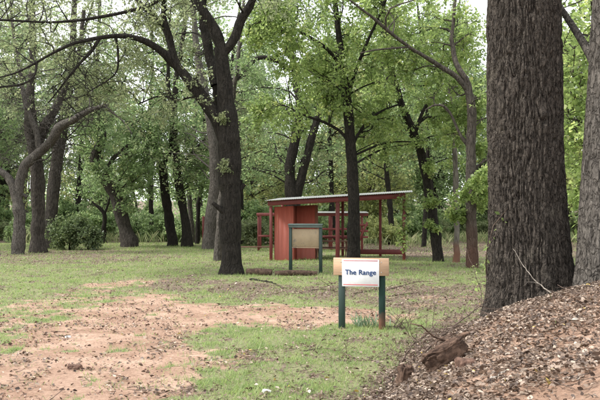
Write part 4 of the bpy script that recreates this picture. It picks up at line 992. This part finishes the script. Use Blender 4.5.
def log(name, label, p0, p1, r, m_, seed, cap=True):
    g = RS(seed); a = G(*p0, r*.8); b = G(*p1, r*.8); l = spline([[*a, r], [*((a+b)/2+g.normal(0, .02, 3)), r*1.02], [*b, r*.93]], 26)
    mb = MB(); btube(mb, l[None, :, :3], l[None, :, 3], 22, seed, .14, 7, cap=True); return tag(mb.build(name, m_, None, (a+b)/2, smooth=False), label, 'log')
def chunk(name, label, cat, c, size, rot, m_, seed, amp=.25, ndiv=24, fr=5.):
    """broken lump: displaced box-ish ellipsoid"""
    g = RS(seed); u, v = np.meshgrid(np.linspace(0, 2*np.pi, ndiv*2, endpoint=False), np.linspace(-np.pi/2, np.pi/2, ndiv)); 
    def pw(x, e): return np.sign(x)*np.abs(x)**e
    q = np.stack([pw(np.cos(v), .45)*pw(np.cos(u), .45), pw(np.cos(v), .45)*pw(np.sin(u), .45), pw(np.sin(v), .45)], -1)
    nz = fbm(q*fr/3+seed, 4, seed)-.5; q = q*(1+amp*2*nz[..., None])*np.array(size)/2
    ca, sa = math.cos(rot[2]), math.sin(rot[2]); cb, sb = math.cos(rot[1]), math.sin(rot[1])
    x, y, z = q[..., 0], q[..., 1], q[..., 2]; x, z = x*cb+z*sb, -x*sb+z*cb; x, y = x*ca-y*sa, x*sa+y*ca
    V = np.stack([x, y, z], -1).reshape(-1, 3)+c; n = ndiv*2
    i, j = np.meshgrid(np.arange(ndiv-1), np.arange(n), indexing='ij'); j2 = (j+1) % n
    mb = MB(); mb.add(V, np.stack([i*n+j, i*n+j2, (i+1)*n+j2, (i+1)*n+j], -1).reshape(-1, 4)); return tag(mb.build(name, m_, None, c, smooth=False), label, cat)
def small_things():
    log('log', 'rough brown log lying against the foot of the dark forked tree', (247, 275), (272, 275.5), .11, WOOD_LOG, 501)
    log('log', 'smoother thinner brown log lying in front of the notice board', (275, 276), (317, 276), .085, WOOD_LOG, 502)
    branch('dead_branch', 'black bent stick on the grass just in front of the two logs', [(250, 280), (262, 281.5), (273, 284), (283, 289)], .03, BK_DARK, 503, 2, .2)
    branch('dead_branch', 'long dark dead branch lying on the leaves left of the sign', [(309, 291.5), (320, 290), (332, 291), (345, 294)], .022, TWIG, 504, 7, .5)
    branch('dead_branch', 'thin dead branch lying on the leaves straight behind the sign posts', [(354, 294), (366, 292), (380, 290)], .018, TWIG, 505, 5, .4)
    branch('dead_branch', 'long thin dead branch rising up right on the leaves behind the sign', [(386, 291), (400, 287), (414, 283), (440, 281)], .016, TWIG, 506, 8, .7, .2)
    branch('dead_branch', 'straight dead stick lying on bare earth right of the sign', [(388, 297), (402, 295), (425, 293), (447, 294)], .014, TWIG, 507, 6, .5)
    branch('dead_branch', 'brushy dead branch lying on the grass beside the right sign post', [(384, 327), (396, 328), (411, 331)], .014, TWIG, 508, 7, .4, .3)
    branch('dead_branch', 'dark forked dead branch sloping down from the right sign post to the bank', [(388, 316), (398, 328), (408, 336), (422, 346)], .016, TWIG, 509, 8, .45, .4)
    branch('dead_branch', 'long thin dead branch slanting up against the foot of the huge trunk', [(425, 352, 10.2), (440, 338, 10.5), (456, 325, 10.7), (472, 312, 10.9), (488, 301, 11.0)], .016, TWIG, 510, 9, .5, .3, air=10.5)
    branch('dead_branch', 'low twiggy dead branch lying on the grass left of the broken stump', [(345, 356), (365, 362), (385, 360), (402, 352)], .010, TWIG, 511, 8, .35, .3)
    branch('dead_branch', 'thin dead branch on the grass in front of the sign', [(303, 352), (318, 350), (333, 351), (352, 357)], .009, TWIG, 512, 6, .3, .2)
    branch('dead_branch', 'twiggy dead branch standing up among leaves at the foot of the bank', [(402, 362), (410, 348), (424, 336), (436, 324)], .011, TWIG, 513, 9, .45, .5, air=9.6)
    branch('dead_branch', 'pale broken stick on the bare earth of the bank', [(488, 384), (497, 379), (507, 373)], .014, TWIG_PALE, 514, 0)
    branch('dead_branch', 'thin crooked root like stick low on the bank at right', [(508, 385), (530, 380), (550, 384), (575, 392)], .008, TWIG, 515, 4, .2)
    branch('dead_branch', 'thin brown stick lying on the bank above the pale broken stick', [(545, 372), (560, 366), (580, 361)], .008, TWIG, 516, 3, .2)
    branch('leaning_stick', 'pale stick leaning against the dark hollow of the huge trunk', [(513, 249, 10.72), (522, 263, 10.6), (528, 272, 10.5), (540, 285, 10.4), (552, 293, 10.2)][::-1], .009, TWIG_GREY, 517, 1, .15, air=10.5)
    branch('fallen_limb', 'weathered split limb lying across the top of the broken wood on the bank', [(432, 350), (452, 343), (468, 336), (480, 330)], .045, WOOD_OLD, 518, 2, .3)
    p = G(447, 366); chunk('broken_log', 'rotten reddish brown slab of broken log wedged in the bank leaves', 'log', p+np.array([-.02, 0, .10]), (.40, .13, .17), (0, -.42, .25), WOOD_OLD, 3, .45, 40, 14.)
    p = G(405, 384); chunk('broken_stump', 'small square reddish brown chunk of stump at the foot of the bank', 'stump', p+np.array([0, 0, .07]), (.13, .14, .22), (0, .1, .3), WOOD_OLD, 5, .4, 30, 12.)
    p = G(466, 368); chunk('dirt_clod', 'dark clod of earth under the broken log on the bank', 'clod', p+np.array([0, 0, .02]), (.16, .14, .12), (0, 0, .3), MUD, 7, .25)
    p = G(75, 369); chunk('dirt_clod', 'dark brown clod of earth lying alone on the red path', 'clod', p+np.array([0, 0, .01]), (.17, .12, .09), (0, 0, .2), MUD, 8, .35)
    p = G(267, 393); chunk('paper_scrap', 'small white crumpled scrap lying on the grass near the bottom of the frame', 'scrap', p+np.array([0, 0, .015]), (.10, .06, .04), (0, .2, .5), PALEW, 9, .4)
    p = G(68, 338); chunk('pale_stone', 'small pale stone on the red path above the dirt clod', 'stone', p+np.array([0, 0, .01]), (.09, .07, .04), (0, 0, .5), PALEW, 10, .35)
    # leafy sprig beside the huge trunk
    g = RS(420); mt = MB(); ml = MB(); b = G(489, 300); l = spline([[*b, .012], [*P(486, 262, 11.6), .009], [*P(492, 230, 11.4), .007], [*P(500, 212, 11.1), .004], [*P(508, 208, 10.95), .003]], 16)
    btube(mt, l[None, :, :3], l[None, :, 3], 6); p, d, _ = kids(g, l[None, :, :3], 12, .4, .9); l2 = wander(g, p, d, np.full(12, .28), 4, .2, -.03); btube(mt, l2, np.full((12, 5), .003), 3); leaves(ml, g, l2, 5, .075, wid=.3)
    e = empty('leafy_sprig', tuple(b), 'thin leafy sapling sprig growing up against the left side of the huge trunk', 'sapling'); mt.build('stem', TWIG, e, b, smooth=True); ml.build('foliage', LF_BRIGHT, e, b)

# ------------------------------------------------------------------ world, light, camera
def world():
    sc = bpy.context.scene
    w = bpy.data.worlds.new('World'); sc.world = w; w.use_nodes = True; nt = w.node_tree; nt.nodes.clear(); N, L = nt.nodes, nt.links
    el, rot = math.radians(50), math.radians(262)
    sky = N.new('ShaderNodeTexSky'); sky.sky_type = 'NISHITA'; sky.sun_disc = False; sky.sun_elevation = el; sky.sun_rotation = rot; sky.air_density = 1.5; sky.dust_density = 3
    tc = N.new('ShaderNodeTexCoord'); nz = N.new('ShaderNodeTexNoise'); nz.inputs['Scale'].default_value = 2.5; nz.inputs['Detail'].default_value = 5; L.new(tc.outputs['Generated'], nz.inputs['Vector'])
    cl = ramp(N, [(.3, (8.0, 8.3, 8.8)), (.7, (11.5, 11.5, 11.4))]); L.new(nz.outputs['Fac'], cl.inputs[0])
    mx = N.new('ShaderNodeMixRGB'); mx.inputs[0].default_value = .82; L.new(sky.outputs[0], mx.inputs[1]); L.new(cl.outputs[0], mx.inputs[2])
    bg = N.new('ShaderNodeBackground'); bg.inputs['Strength'].default_value = .07; L.new(mx.outputs[0], bg.inputs['Color'])
    o = N.new('ShaderNodeOutputWorld'); L.new(bg.outputs[0], o.inputs['Surface'])
    sd = bpy.data.lights.new('Sun', 'SUN'); sd.energy = 1.5; sd.angle = math.radians(10); sd.color = (1, .965, .91)
    so = bpy.data.objects.new('Sun', sd); C.objects.link(so)
    from mathutils import Vector
    dv = Vector((math.sin(rot)*math.cos(el), math.cos(rot)*math.cos(el), math.sin(el))); so.rotation_euler = dv.to_track_quat('Z', 'Y').to_euler(); so.location = (0, 0, 40)
    cam = bpy.data.cameras.new('Camera'); cam.lens = 48; cam.sensor_width = 36; cam.clip_end = 2000; co = bpy.data.objects.new('Camera', cam); C.objects.link(co)
    co.location = (0, 0, CAMH); co.rotation_euler = (math.radians(90), 0, 0); cam.shift_y = 14/600.0
    sc.camera = co
    sc.view_settings.view_transform = 'Standard'; sc.view_settings.look = 'None'; sc.view_settings.gamma = 1; sc.view_settings.use_curve_mapping = False
    sc.view_settings.exposure = 1.85
    sc.render.engine = 'CYCLES'; cy = sc.cycles
    cy.max_bounces = 6; cy.diffuse_bounces = 3; cy.transmission_bounces = 3; cy.glossy_bounces = 2; cy.transparent_max_bounces = 4

import time, os
T = time.time()
world(); make_ground(); print('ground', time.time()-T)
scatter(); print('scatter', time.time()-T)
hero_trees(); print('hero', time.time()-T)
big_trees(); background(); print('bg', time.time()-T)
sign(); kiosk(); shelter(); rear_frame(); small_things(); print('all', time.time()-T)
